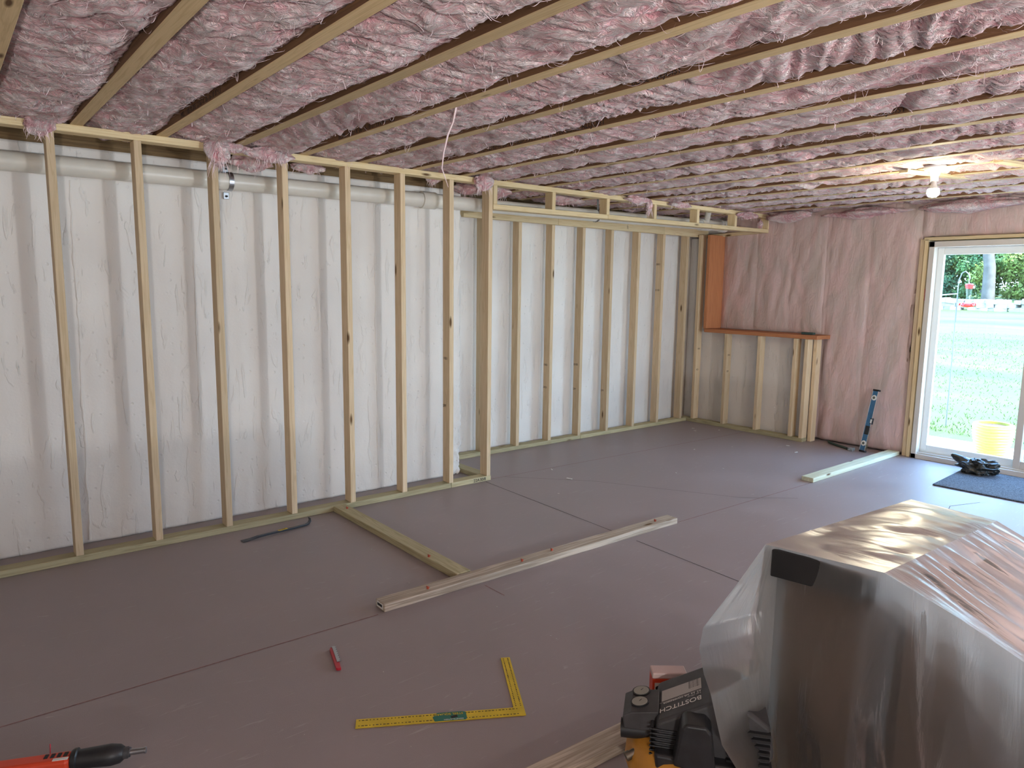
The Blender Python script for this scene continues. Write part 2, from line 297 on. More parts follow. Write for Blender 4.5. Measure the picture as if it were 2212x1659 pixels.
class MB:
    """collects shapes for ONE mesh object"""
    def __init__(s): s.bm = bmesh.new(); s.mi = 0
    def _mark(s, n0):
        s.bm.faces.ensure_lookup_table()
        for f in s.bm.faces[n0:]: f.material_index = s.mi
    def box(s, a, b, M=None):
        n0 = len(s.bm.faces)
        c = [(a[i]+b[i])/2 for i in range(3)]; d = [abs(b[i]-a[i]) for i in range(3)]
        mt = Matrix.Translation(c) @ Matrix.Diagonal((*d, 1))
        if M is not None: mt = M @ mt
        bmesh.ops.create_cube(s.bm, size=1, matrix=mt); s._mark(n0); return s
    def cyl(s, p, q, r, r2=None, n=20, caps=True):
        n0 = len(s.bm.faces); p, q = Vector(p), Vector(q); d = q-p
        mt = Matrix.Translation((p+q)/2) @ d.to_track_quat('Z', 'Y').to_matrix().to_4x4()
        bmesh.ops.create_cone(s.bm, cap_ends=caps, segments=n, radius1=r, radius2=r if r2 is None else r2, depth=d.length, matrix=mt); s._mark(n0); return s
    def lathe(s, prof, c=(0, 0, 0), n=32, M=None):
        n0 = len(s.bm.faces); rings = []
        for r, z in prof:
            ring = []
            for i in range(n):
                a = 2*PI*i/n; v = Vector((c[0]+r*math.cos(a), c[1]+r*math.sin(a), c[2]+z))
                if M is not None: v = M @ v
                ring.append(s.bm.verts.new(v))
            rings.append(ring)
        for a, b in zip(rings, rings[1:]):
            for i in range(n): s.bm.faces.new((a[i], a[(i+1) % n], b[(i+1) % n], b[i]))
        for ring, fl in ((rings[0], 1), (rings[-1], 0)):
            if (Vector(ring[0].co)-Vector(ring[n//2].co)).length > 1e-4: s.bm.faces.new(ring[::-1] if fl else ring)
        s._mark(n0); return s
    def tube(s, pts, r, n=10, rs=None):
        n0 = len(s.bm.faces); pts = [Vector(p) for p in pts]; rings = []
        ref = Vector((0, 0, 1))
        for i, p in enumerate(pts):
            t = (pts[min(i+1, len(pts)-1)]-pts[max(i-1, 0)]).normalized()
            u = t.cross(ref)
            if u.length < .1: u = t.cross(Vector((1, 0, 0)))
            u.normalize(); v = t.cross(u); ref = u.cross(t)
            rr = rs[i] if rs else r
            rings.append([s.bm.verts.new(p+u*rr*math.cos(2*PI*k/n)+v*rr*math.sin(2*PI*k/n)) for k in range(n)])
        for a, b in zip(rings, rings[1:]):
            for i in range(n): s.bm.faces.new((a[i], a[(i+1) % n], b[(i+1) % n], b[i]))
        s.bm.faces.new(rings[0][::-1]); s.bm.faces.new(rings[-1]); s._mark(n0); return s
    def prism(s, pts, h0, h1, M=None):
        """polygon pts in XY extruded z h0..h1"""
        n0 = len(s.bm.faces)
        a = [Vector((x, y, h0)) for x, y in pts]; b = [Vector((x, y, h1)) for x, y in pts]
        if M is not None: a = [M @ v for v in a]; b = [M @ v for v in b]
        a = [s.bm.verts.new(v) for v in a]; b = [s.bm.verts.new(v) for v in b]
        s.bm.faces.new(a[::-1]); s.bm.faces.new(b); n = len(pts)
        for i in range(n): s.bm.faces.new((a[i], a[(i+1) % n], b[(i+1) % n], b[i]))
        s._mark(n0); return s
    def build(s, name, m, parent=None, smooth=False, bevel=0, seg=2):
        bmesh.ops.recalc_face_normals(s.bm, faces=s.bm.faces)
        me = bpy.data.meshes.new(name); s.bm.to_mesh(me); s.bm.free()
        for x in (m if isinstance(m, (list, tuple)) else [m]): me.materials.append(x)
        o = link(bpy.data.objects.new(name, me), parent)
        if smooth:
            me.polygons.foreach_set('use_smooth', np.ones(len(me.polygons), bool))
            e = o.modifiers.new('edge', 'EDGE_SPLIT'); e.split_angle = .7
        if bevel:
            b = o.modifiers.new('bevel', 'BEVEL'); b.width = bevel; b.segments = seg; b.limit_method = 'ANGLE'
        return o
_lum = {}
def lumber(name, p0, p1, across, w, t, m, parent=None, bevel=.0025):
    """board from p0 to p1 (centre line); w along 'across', t perpendicular; mesh has its length on local X"""
    p0, p1 = Vector(p0), Vector(p1); L = (p1-p0).length
    key = (round(L, 4), w, t, m.name)
    if key not in _lum:
        b = bmesh.new(); bmesh.ops.create_cube(b, size=1, matrix=Matrix.Diagonal((L, w, t, 1)))
        bmesh.ops.bevel(b, geom=b.edges[:], offset=bevel, segments=1, affect='EDGES')
        me = bpy.data.meshes.new(name); b.to_mesh(me); b.free(); me.materials.append(m); _lum[key] = me
    o = bpy.data.objects.new(name, _lum[key]); link(o)
    X = (p1-p0).normalized(); A = Vector(across); Y = (A-X*A.dot(X)).normalized(); Z = X.cross(Y)
    R = Matrix((X, Y, Z)).transposed().to_4x4(); R.translation = (p0+p1)/2
    if parent is not None:
        o.parent = parent; o.matrix_local = Matrix.Translation(parent.location).inverted() @ R if not parent.rotation_euler.z else (Matrix.LocRotScale(parent.location, parent.rotation_euler, None)).inverted() @ R
    else: o.matrix_world = R
    return o
def text(name, s, size, M, m, parent, extrude=.0003, align='LEFT', sx=1.0):
    cu = bpy.data.curves.new(name, 'FONT'); cu.body = s; cu.size = size; cu.extrude = extrude; cu.align_x = align
    t = bpy.data.objects.new(name, cu); COL.objects.link(t)
    me = bpy.data.meshes.new_from_object(t); COL.objects.unlink(t); bpy.data.objects.remove(t)
    me.materials.clear(); me.materials.append(m)
    o = link(bpy.data.objects.new(name, me)); Mx = M @ Matrix.Diagonal((sx, 1, 1, 1))
    o.parent = parent
    pm = Matrix.LocRotScale(parent.location, parent.rotation_euler, parent.scale) if parent.parent is None else None
    o.matrix_local = pm.inverted() @ Mx
    return o
def frame3(o, x, y):
    """matrix with local X->x, local Y->y (3D lettering plane)"""
    X = Vector(x).normalized(); Y = Vector(y); Y = (Y-X*Y.dot(X)).normalized(); Z = X.cross(Y)
    R = Matrix((X, Y, Z)).transposed().to_4x4(); R.translation = Vector(o); return R
# ------------------------------------------------------------------ setting: floor, walls, ceiling
XW = 7.06       # surface of the faced insulation on the door wall
b = MB(); b.box((-3, -8, -.12), (7.2, 1.1, 0))
def strip(b, p, q, w, z=.0007):
    p, q = Vector((*p, z)), Vector((*q, z)); n = (q-p).normalized().cross(Vector((0, 0, 1)))*w/2
    vs = [b.bm.verts.new(v) for v in (p-n, q-n, q+n, p+n)]; f = b.bm.faces.new(vs); f.material_index = b.mi
b.mi = 1
strip(b, (-.4, -1.50), (1.53, -1.545), .006); strip(b, (3.74, -1.557), (5.75, -1.60), .005)
strip(b, (3.39, .02), (6.72, -.101), .005); strip(b, (2.125, -1.585), (2.13, -1.74), .005)
b.mi = 2
strip(b, (3.306, -.02), (3.262, -1.47), .005); strip(b, (3.255, -1.62), (3.19, -3.1), .005)
strip(b, (3.52, .008), (4.0, -.50), .003); strip(b, (4.0, -.50), (4.57, -1.485), .003); strip(b, (4.57, -1.485), (4.9, -1.75), .003)
strip(b, (5.30, -2.60), (5.62, -2.52), .004); strip(b, (5.62, -2.52), (5.9, -2.62), .004)
o = b.build('floor', [M_FLOOR, M_CHALK, M_CUT]); tag(o, kind='structure')
# left concrete wall with rough bottom edge and step
def conc_wall(name, x0, x1, y, z1, rough_edge=False, nx=260, nz=90):
    xs = np.linspace(x0, x1, nx); zs = np.linspace(0, z1, nz)
    X, Z = np.meshgrid(xs, zs, indexing='ij')
    Y = y + .004*fbm(X*2.2, Z*1.5, 0, 3) +.0030*fbm(X*18, Z*4, 0, 9)
    low = np.clip(1-Z/.35, 0, 1)
    Y += -.010*low*np.maximum(0, fbm(X*14, Z*14, 0, 21))
    if rough_edge:
        e = np.clip((X-(x1-.10))/.10, 0, 1); k = e*np.clip(1.2-Z/1.2, .12, 1)
        Y += .022*k*fbm(X*55, Z*55, 0, 5)
        X = X + e*(.012+.02*np.clip(1-Z/.9, 0, 1))*fbm(Z*16, Z*0, 0, 15)
    idx = np.arange(nx*nz).reshape(nx, nz)
    F = np.stack([idx[:-1, :-1], idx[1:, :-1], idx[1:, 1:], idx[:-1, 1:]], -1).reshape(-1, 4)
    V = np.stack([X, Y, Z], -1).reshape(-1, 3)
    n = len(V); back = V.copy(); back[:, 1] = y+.25 if not rough_edge else y+.52
    # skirts: edge loop to back
    edge = np.concatenate([idx[:, 0], idx[-1, 1:], idx[::-1, -1][1:], idx[0, ::-1][1:]])
    a, c = edge[:-1], edge[1:]
    F2 = np.stack([a, a+n, c+n, c], -1)
    F3 = np.array([[idx[0, 0]+n, idx[-1, 0]+n, idx[-1, -1]+n, idx[0, -1]+n]])
    V = np.concatenate([V, back]); F = np.concatenate([F, F2, F3])
    o = mesh_np(name, V, F, M_CONC, smooth=True); return tag(o, kind='structure')
wl_ = conc_wall('wall_left', -3, 3.285, .31, 2.262, True, 420, 150)
for k, (xa, za, xb, zb, w) in enumerate([(.640, .02, .662, 2.08, .011), (1.272, .02, 1.292, 2.1, .007), (2.538, .02, 2.527, 2.12, .008), (-.6, 0, -.6, 2.1, .008)]):
    s = MB(); pts = []; rs = []
    for i in range(60):
        f = i/59; z = za+(zb-za)*f; x = xa+(xb-xa)*f+.004*float(vnoise(z*5, k*3.1))+.003*float(vnoise(z*23, k))
        pts.append((x, .311, z)); rs.append(w*(.55+.35*float(vnoise(z*14, k+.5, 0, 2))+.2*float(vnoise(z*50, k, 0, 4))))
    s.tube(pts, .01, 8, rs).build('formwork_seam', M_CONC, wl_, smooth=True)
conc_wall('wall_back', 3.2, 7.2, .835, 2.15)
b = MB(); b.box((6.90, -.735, 0), (6.955, .49, 1.045)); b.box((6.90, .49, 0), (7.11, .83, 2.10))
tag(b.build('trim_2', M_CONC, bevel=.004), kind='structure')    # foundation ledge behind the knee wall
b = MB()
for (y0, y1, z0, z1) in [(-8, -6.65, 0, 2.7), (-4.85, -3.57, 0, 2.7), (-1.69, .49, 0, 2.7), (.49, 1.1, 0, 2.7), (-3.57, -1.69, 1.98, 2.7), (-6.65, -4.85, 0, .9), (-6.65, -4.85, 2.0, 2.7)]:
    b.box((7.12, y0, z0), (7.26, y1, z1))
tag(b.build('wall_right', M_PAPER), kind='structure')
b = MB(); b.box((-3.1, -8, 0), (-3, 1.1, 2.7)); tag(b.build('wall_front', M_CONC), kind='structure')
b = MB(); b.box((-3.1, -8.1, 0), (3, -8, 2.7)); b.box((6, -8.1, 0), (7.26, -8, 2.7)); b.box((3, -8.1, 0), (6, -8, .9)); b.box((3, -8.1, 2.1), (6, -8, 2.7)); tag(b.build('wall_rear', M_CONC), kind='structure')
b = MB(); b.box((-3.1, -8.1, 2.63), (7.26, 1.2, 2.7)); b.box((-3.1, 1.1, 2.1), (7.26, 1.2, 2.7)); tag(b.build('ceiling', M_WEB), kind='structure')
b = MB(); b.box((-3, .315, 2.262), (3.285, .46, 2.302)); b.box((-3, .34, 2.302), (3.285, .37, 2.63)); b.box((3.285, .86, 2.15), (7.1, .95, 2.63))
tag(b.build('trim_1', M_BROWN), kind='structure')               # sill plate and rim board
# ------------------------------------------------------------------ main stud wall
SX = [.5239, .926, 1.3248, 1.7398, 2.1583, 2.568, 2.9731, 3.3286]; H = 2.2863
sw = empty('stud_wall', (0, 0, 0), 'long pale framed stud wall in front of the white concrete on the left', 'wall framing')
for x in [SX[0]-.4064*2, SX[0]-.4064] + SX:
    lumber('stud', (x+.019, .0445, .038), (x+.019, .0445, H), (0, 1, 0), .089, .038, M_STUD, sw)
lumber('bottom_plate', (-2.0, .0445, .019), (2.992, .0445, .019), (0, 1, 0), .089, .038, M_PT, sw)
o = lumber('bottom_plate', (2.994, .0445, .019), (3.372, .0445, .019), (0, 1, 0), .089, .038, M_PT, sw); o['label'] = 'short yellowish plate end with handwritten numbers'
lumber('top_plate', (-2.0, .0445, H+.019), (1.53, .0445, H+.019), (0, 1, 0), .089, .038, M_SOFF, sw)
lumber('top_plate', (1.532, .0445, H+.019), (3.372, .0445, H+.019), (0, 1, 0), .089, .038, M_SOFF, sw)
text('pencil_mark', '22A30/8', .035, frame3((3.20, -.0015, .008), (1, 0, 0), (0, 0, 1)), M_INK, sw)
# short return plate behind the end post
lumber('return_plate', (3.353, .089, .019), (3.353, .60, .019), (1, 0, 0), .089, .038, M_PT, sw)
# ------------------------------------------------------------------ recessed stud wall
YR = .6949
RX = [3.79, 4.1975, 4.6038, 5.0095, 5.4145, 5.825, 6.2297, 6.6466]
rw = empty('recessed_stud_wall', (5, YR, 0), 'set-back pale stud wall under the soffit box, farther than the long one', 'wall framing')
for x in RX: lumber('stud', (x+.019, YR+.0445, .038), (x+.019, YR+.0445, 2.13), (0, 1, 0), .089, .038, M_STUD, rw)
lumber('bottom_plate', (3.46, YR+.0445, .019), (5.05, YR+.0445, .019), (0, 1, 0), .089, .038, M_PT, rw)
lumber('bottom_plate', (5.052, YR+.0445, .019), (6.86, YR+.0445, .019), (0, 1, 0), .089, .038, M_PT, rw)
lumber('top_plate', (3.58, YR+.0445, 2.149), (6.86, YR+.0445, 2.149), (0, 1, 0), .089, .038, M_SOFF, rw)
# ------------------------------------------------------------------ knee wall by the corner
XP = 6.7724
kw = empty('knee_wall', (XP, 0, 0), 'half-height framed knee wall capped by a reddish ledge board', 'wall framing')
o = lumber('tall_stud', (XP+.0445, .615, .038), (XP+.0445, .615, 2.13), (1, 0, 0), .089, .038, M_STUD, kw)
for y in (.231, -.177, -.583, -.703): lumber('stud', (XP+.0445, y-.019, .038), (XP+.0445, y-.019, 1.045), (1, 0, 0), .089, .038, M_STUD, kw)
lumber('stud', (6.915, -.764, 0.0), (6.915, -.764, 1.045), (1, 0, 0), .089, .038, M_STUD, kw)
lumber('bottom_plate', (XP+.0445, YR, .019), (XP+.0445, -.745, .019), (1, 0, 0), .089, .038, M_PT, kw)
o = lumber('ledge', (XP+.128, .50, 1.066), (XP+.128, -.83, 1.066), (1, 0, 0), .27, .038, M_ORANGE, kw); o['label'] = 'reddish flat ledge board'
o = lumber('side_board', (XP+.142, .497, 1.087), (XP+.142, .497, 2.125), (1, 0, 0), .286, .038, M_ORANGE, kw); o['label'] = 'wide orange-red upright board'
# ------------------------------------------------------------------ soffit frame
sf = empty('soffit_frame', (3.375, 0, 2.1), 'pale pine soffit box frame hanging under the joists around the pipe', 'soffit framing')
X0, X1 = 3.372, 7.05
def sy(x): return -.07*(x-X0)/(X1-X0)
def szb(x): return 2.108+.024*(x-X0)/(X1-X0)
def szt(x): return H+.0
def sp(x, dy, z): return (x, sy(x)+dy, z)
for a, c in ((X0, 4.60), (4.602, 6.05), (6.052, X1)):
    lumber('bottom_rail', sp(a, .0445, szb(a)+.019), sp(c, .0445, szb(c)+.019), (0, 1, 0), .089, .038, M_SOFF, sf)
for a, c in ((X0, 4.9), (4.902, X1)):
    lumber('top_rail', sp(a, .0445, H+.019), sp(c, .0445, H+.019), (0, 1, 0), .089, .038, M_SOFF, sf)
for x in (X0, 3.96, 4.58, 5.19, 5.81, 6.42, X1-.038):
    lumber('upright', sp(x+.019, .0445, szb(x)+.038), sp(x+.019, .0445, H), (0, 1, 0), .089, .038, M_SOFF, sf)
for a, c in ((3.56, 4.645), (4.647, 6.2), (6.202, 6.98)):
    lumber('ledger', (a, YR-.019, 2.152), (c, YR-.019, 2.152), (0, 0, 1), .089, .038, M_SOFF, sf)
lumber('end_rail', (7.03, YR-.04, 2.127), (7.03, sy(X1)+.09, 2.149), (0, 0, 1), .038, .06, M_SOFF, sf)
lumber('end_block', (3.575, YR-.04, 2.17), (3.575, YR-.20, 2.17), (0, 0, 1), .07, .038, M_SOFF, sf)
text('grade_stamp', 'SPF KD 2', .028, frame3((5.62, YR-.0385, 2.125), (0, 0, 1), (-1, 0, 0)), M_FADE, sf)
# ink stamps on some studs (short dark codes read sideways)
def stud_stamp(root, x, y, z, s, axis='y', size=.03):
    if axis == 'y': Mx = frame3((x-.0008, y, z), (0, -1, 0), (0, 0, 1))   # on the -X face
    else: Mx = frame3((x, y-.0008, z), (1, 0, 0), (0, 0, 1))
    text('ink_stamp', s, size, Mx, M_FADE, root)
for x, z, s in ((SX[6], .98, '1901'), (SX[6], .62, 'SPF'), (6.2297, 1.78, '0001'), (6.2297, 1.50, '0100'), (5.0095, .75, '0100'), (5.0095, .50, 'SPF'), (4.6038, .77, '1901'), (4.6038, .55, '0001'), (5.4145, .45, 'SPF')):
    r = sw if x == SX[6] else rw; yy = (.085 if r is sw else YR+.085)
    stud_stamp(r, x, yy, z, s)
for y, z, s in ((.615, .84, '1901'), (.615, .60, 'KD'), (.212, .80, '1901'), (.212, .62, 'SPF'), (-.60, .76, '0001'), (-.60, .50, 'SPF')):
    text('ink_stamp', s, .028, frame3((XP+.015, y-.0198, z), (1, 0, 0), (0, 0, 1)), M_FADE, kw)
# ------------------------------------------------------------------ drain pipe with couplings, straps
dp = empty('drain_pipe', (3, .24, 2.15), 'long white plastic drain pipe running along the top of the left wall', 'pipe')
def pz(x): return 2.138+.022*min(1, max(0, x/4))+(.0 if x < 4 else .012*(x-4))
def pc(x): return (x, .225, pz(x)) if x > 0 else (x, .225, 2.138)
def PL(p): return (p[0]-3, p[1]-.24, p[2]-2.15)
b = MB(); b.tube([PL(pc(x)) for x in (-2.9, 0, 1, 2, 3, 3.5, 4, 5, 6, 6.6)], .052, 28); b.build('pipe_run', M_PVC, dp, smooth=True)
for x, w, r in ((2.93, .12, .062), (6.30, .16, .060), (6.62, .07, .063)):
    b = MB(); b.tube([PL(pc(x-w/2)), PL(pc(x+w/2))], r, 28); b.build('coupling', M_PVC, dp, smooth=True)
b = MB(); b.tube([PL((6.30, .20, pz(6.3)+.03)), PL((6.22, .12, pz(6.3)+.13))], .03, 18); b.build('branch', M_PVC, dp, smooth=True)
def pipe_strap(x, label, hook):
    st = empty('pipe_strap', (x, .225, pz(x)), label, 'pipe strap')
    b = MB(); n = 22
    if hook:
        for i in range(n):
            a0, a1 = -1.75+3.5*i/n, -1.75+3.5*(i+1)/n
            p = [Vector((0, -.0545*math.cos(a), .0545*math.sin(a))) for a in (a0, a1)]
            vs = [(-.014, p[0]), (.014, p[0]), (.014, p[1]), (-.014, p[1])]
            inner = [b.bm.verts.new(v+Vector((dx, 0, 0))) for dx, v in vs]; outer = [b.bm.verts.new(v*1.045+Vector((dx, 0, 0))) for dx, v in vs]
            for f in ((0, 1, 2, 3),): b.bm.faces.new([outer[i_] for i_ in f]); b.bm.faces.new([inner[i_] for i_ in f[::-1]])
            for q in ((0, 3), (1, 2)): b.bm.faces.new((outer[q[0]], outer[q[1]], inner[q[1]], inner[q[0]]))
        b.build('band', M_STEEL, st, smooth=True)
        for s in (1, -1):
            t = MB(); t.box((-.017, .062, s*.058), (.017, .072, s*.10)); tb = t.build('ear', M_STEEL, st, bevel=.002)
            t = MB(); t.cyl((0, .063, s*.083), (0, .052, s*.083), .0065, n=12); t.build('nail', M_RUBBER, tb)
    else:
        pts = [(0, -.056*math.cos(a), .056*math.sin(a)) for a in np.linspace(-PI*.75, PI*.35, 18)]+[(0, -.02, .16), (0, -.02, .3)]
        for p, q in zip(pts, pts[1:]):
            p, q = Vector(p), Vector(q); d = q-p; X = Vector((1, 0, 0)); mt = frame3((p+q)/2, X, d)
            b.box((-.010, -d.length/2-.001, -.0012), (.010, d.length/2+.001, .0012), mt)
        b.build('band', M_STEEL, st)
        t = MB()
        for p in pts[::2]: t.cyl(Vector(p)*1.0+Vector((0, -.002, 0)), Vector(p)*1.06+Vector((0, -.002, 0)), .003, n=8)
        t.build('holes', M_RUBBER, st)
pipe_strap(1.494, 'grey steel strap with two nailed ears on the pipe between third and fourth studs', True)
pipe_strap(3.10, 'perforated metal hanger loop round the pipe just right of the seventh stud', False)
pipe_strap(4.70, 'perforated metal hanger loop round the pipe inside the soffit box', False)
# ------------------------------------------------------------------ ceiling joists
JZ = 2.3243; JW = .06
M_LVL = wood('brown_veneer_side', (.20, .105, .05), (.12, .06, .03), ring=.5)
JX = [.635+.4064*i for i in range(-3, 16)]
ordn = ['first', 'second', 'third', 'fourth', 'fifth', 'sixth', 'seventh', 'eighth', 'ninth', 'tenth', 'eleventh', 'twelfth', 'thirteenth', 'fourteenth', 'fifteenth', 'sixteenth', 'seventeenth', 'eighteenth']
joists = []
def joist(x, i):
    ye = .33 if x < 3.25 else .84
    if i < 0: lab = 'brown-sided wooden ceiling joist beyond the left picture edge, %s outward' % ordn[-i-1]
    elif i == 0: lab = 'brown-sided wooden ceiling joist crossing the top left corner, first from the left'
    else: lab = 'brown-sided wooden ceiling joist, %s from the left, between pink batts' % ordn[i]
    t = empty('ceiling_joist', (x, 0, JZ), lab, 'joist', 'joists between the pink insulation batts')
    o = lumber('joist_body', (x+JW/2, ye, JZ+.14), (x+JW/2, -7.95, JZ+.14), (1, 0, 0), JW, .28, M_JOIST, t)
    if len(o.data.materials) < 2:
        o.data.materials.append(M_LVL)
        for f in o.data.polygons: f.material_index = 0 if f.normal.z < -.3 else 1
    joists.append(t); return t
for k, x in enumerate(JX): joist(x, k-2)
def jtext(k, s, y, size, z=.008):
    t = joists[k+2]; text('printed_lettering', s, size, frame3((t.location.x-.0006, y, JZ+z), (0, -1, 0), (0, 0, 1)), M_INK, t)
jtext(6, 'BCMC-12767-K 06-16-18,07:13 APA MILL 1108 BOISE ALLJOIST', -.72, .041)
jtext(4, 'BCMC-12767-K 06-16-18 07:13 APA MILL', -.55, .036)
jtext(2, 'MILL 1108 BOISE 12767-K 06-16-18 07:13', -.50, .036)
jtext(5, 'BOISE ALLJOIST', -2.35, .036); jtext(8, 'ALLJOIST 140', -2.75, .036)
jtext(15, 'In Canada  A', -2.62, .05)
# ------------------------------------------------------------------ insulation batts
def batt(k, x0, x1, ye, first):
    rng = np.random.RandomState(100+k)
    near = abs(k) < 8 and k > -2
    dx = .0085 if 0 <= k < 5 else (.011 if near else .016); dy = dx*1.15
    wL, wR = x0+JW+.001, x1-.0015
    nx = int((wR-wL)/dx); ylen = ye+7.9; 
    ys = [];  y = ye
    while y > -7.9:
        ys.append(y); y -= dy if y > -4.2 else .06
    ys = np.array(ys); xs = np.linspace(wL, wR, nx)
    X, Y = np.meshgrid(xs, ys, indexing='ij'); U = (X-wL)/(wR-wL)
    S = k*7.3
    # edge heights: left contact, right ragged gap
    hr = .011+.021*np.clip(vnoise(Y*1.5+S, S, 0, 1)+.25, -.7, 1)+.007*vnoise(Y*8, S, 0, 2)+.004*vnoise(Y*30, S, 0, 3)
    if k == 6: hr = hr*.6+.034*np.exp(-((Y+1.65)/.72)**4)
    if k in (2, 4, 5): hr = hr+.016*np.exp(-((Y+1.0)/.5)**4)
    hr = np.where(Y > -.25, hr*.4, hr)
    if k > 9: hr = hr*.7
    hl = .030+.016*vnoise(Y*1.6+S, S+3, 0, 4)
    sag = -.006+.008*vnoise(Y*1.3+S, S+9, 0, 5)
    z = sag*np.sin(PI*np.clip(U, 0, 1))+hl*np.clip(1-U/.42, 0, 1)**1.4-.010*np.exp(-((U-.76)/.16)**2)+hr*np.clip((U-.76)/.22, 0, 1)**.9
    # pulled fibre folds
    a = -.95+.45*vnoise(Y*.8, S, 0, 6)
    wx = X+.05*fbm(X*7, Y*7, S, 31, 2); wy = Y+.05*fbm(X*7, Y*7, S, 41, 2)
    ca, sa = np.cos(a), np.sin(a); P = wx*ca+wy*sa; Q = -wx*sa+wy*ca
    r1 = 1-np.abs(fbm(P*4.5, Q*17, S, 51, 3))*2.6
    r2n = 1-np.abs(fbm(P*11, Q*46, S, 61, 2))*2.4
    r3 = fbm(wx*5, wy*7, S, 71, 2)
    pile = .55*r1+.45*r2n
    win = np.clip(np.minimum(U*6, (1-U)*9), .2, 1)
    z += -(.020*(np.clip(r1, -.7, 1)-.45)+.008*(np.clip(r2n, -.7, 1)-.4)+.017*r3)*win
    z += .013 if k < 5 else .018
    lo = -.012; z = np.where(z < lo, lo+(z-lo)*.35, z)
    Xo = X+.004*fbm(X*30, Y*30, S, 81, 1)*(U > .02)
    Xo = np.clip(Xo, wL-.0005, wR)
    V = np.stack([Xo, Y, JZ+np.maximum(z, -.055)], -1)
    ny = len(ys); idx = np.arange(nx*ny).reshape(nx, ny)
    F = np.stack([idx[:-1, :-1], idx[:-1, 1:], idx[1:, 1:], idx[1:, :-1]], -1).reshape(-1, 4)
    V = V.reshape(-1, 3); n = len(V)
    edge = np.concatenate([idx[:, 0], idx[-1, 1:], idx[::-1, -1][1:], idx[0, ::-1][1:]])
    bk = V[edge].copy(); bk[:, 2] = 2.60
    V2 = np.concatenate([V, bk]); e = np.arange(len(edge)-1)
    F2 = np.stack([edge[:-1], edge[1:], n+e+1, n+e], -1)
    cx = x0+JW
    if k < 1: lab = 'fluffy pink insulation batt beyond the left picture edge, %s outward' % ordn[-k]
    else: lab = 'fluffy pink insulation batt, %s bay from the left along the ceiling' % ordn[k-1]
    loc = np.array([cx, 0, JZ])
    o = mesh_np('insulation_batt', V2-loc, np.concatenate([F, F2]), M_FLUFF, smooth=True, pile=np.concatenate([pile.ravel(), np.zeros(len(edge))]))
    o.location = loc; tag(o, lab, 'insulation', 'pink batts between the ceiling joists')
    # loose strands
    Ztab = V[:, 2].reshape(nx, ny); Vs, Fs = [], []
    cnt = 650 if 0 <= k < 10 else 330
    for q in range(cnt):
        yi = rng.randint(2, max(3, int(ny*.93))); xi = rng.randint(2, nx-2)
        p = np.array([X[xi, yi], Y[xi, yi], Ztab[xi, yi]-.001]); ang = rng.uniform(0, 2*PI); Ls = rng.uniform(.02, .11); w = rng.uniform(.0005, .0012)
        d = np.array([math.cos(ang), math.sin(ang), 0]); side = np.array([-d[1], d[0], .25])
        hang = rng.uniform(.002, .014) if rng.rand() > .06 else rng.uniform(.02, .045)
        cv = rng.uniform(-.5, .5)*Ls; base = len(Vs); ns = 6
        for j in range(ns+1):
            f = j/ns; pt = p+d*Ls*(f-.5)+side*cv*(f-.5)**2*2
            pt[2] = p[2]-hang*math.sin(PI*f)-.0005
            pt[0] = min(max(pt[0], wL+.002), x1-.002+(.03 if hang > .015 else 0))
            ww = w*(1-abs(2*f-1)**3)+.0001
            Vs += [pt-side*ww, pt+side*ww]
        Fs += [(base+2*j, base+2*j+1, base+2*j+3, base+2*j+2) for j in range(ns)]
    s = mesh_np('loose_fibres', np.array(Vs)-loc, Fs, M_FIBRE, o); s['kind'] = 'stuff'
    return o
batts = []
for k in range(len(JX)-1):
    x0, x1 = JX[k], JX[k+1]; kk = k-2
    batts.append(batt(kk+1, x0, x1, .30 if x0 < 3.0 else .83, False))
batts.append(batt(17, JX[-1], 7.10, .83, False))
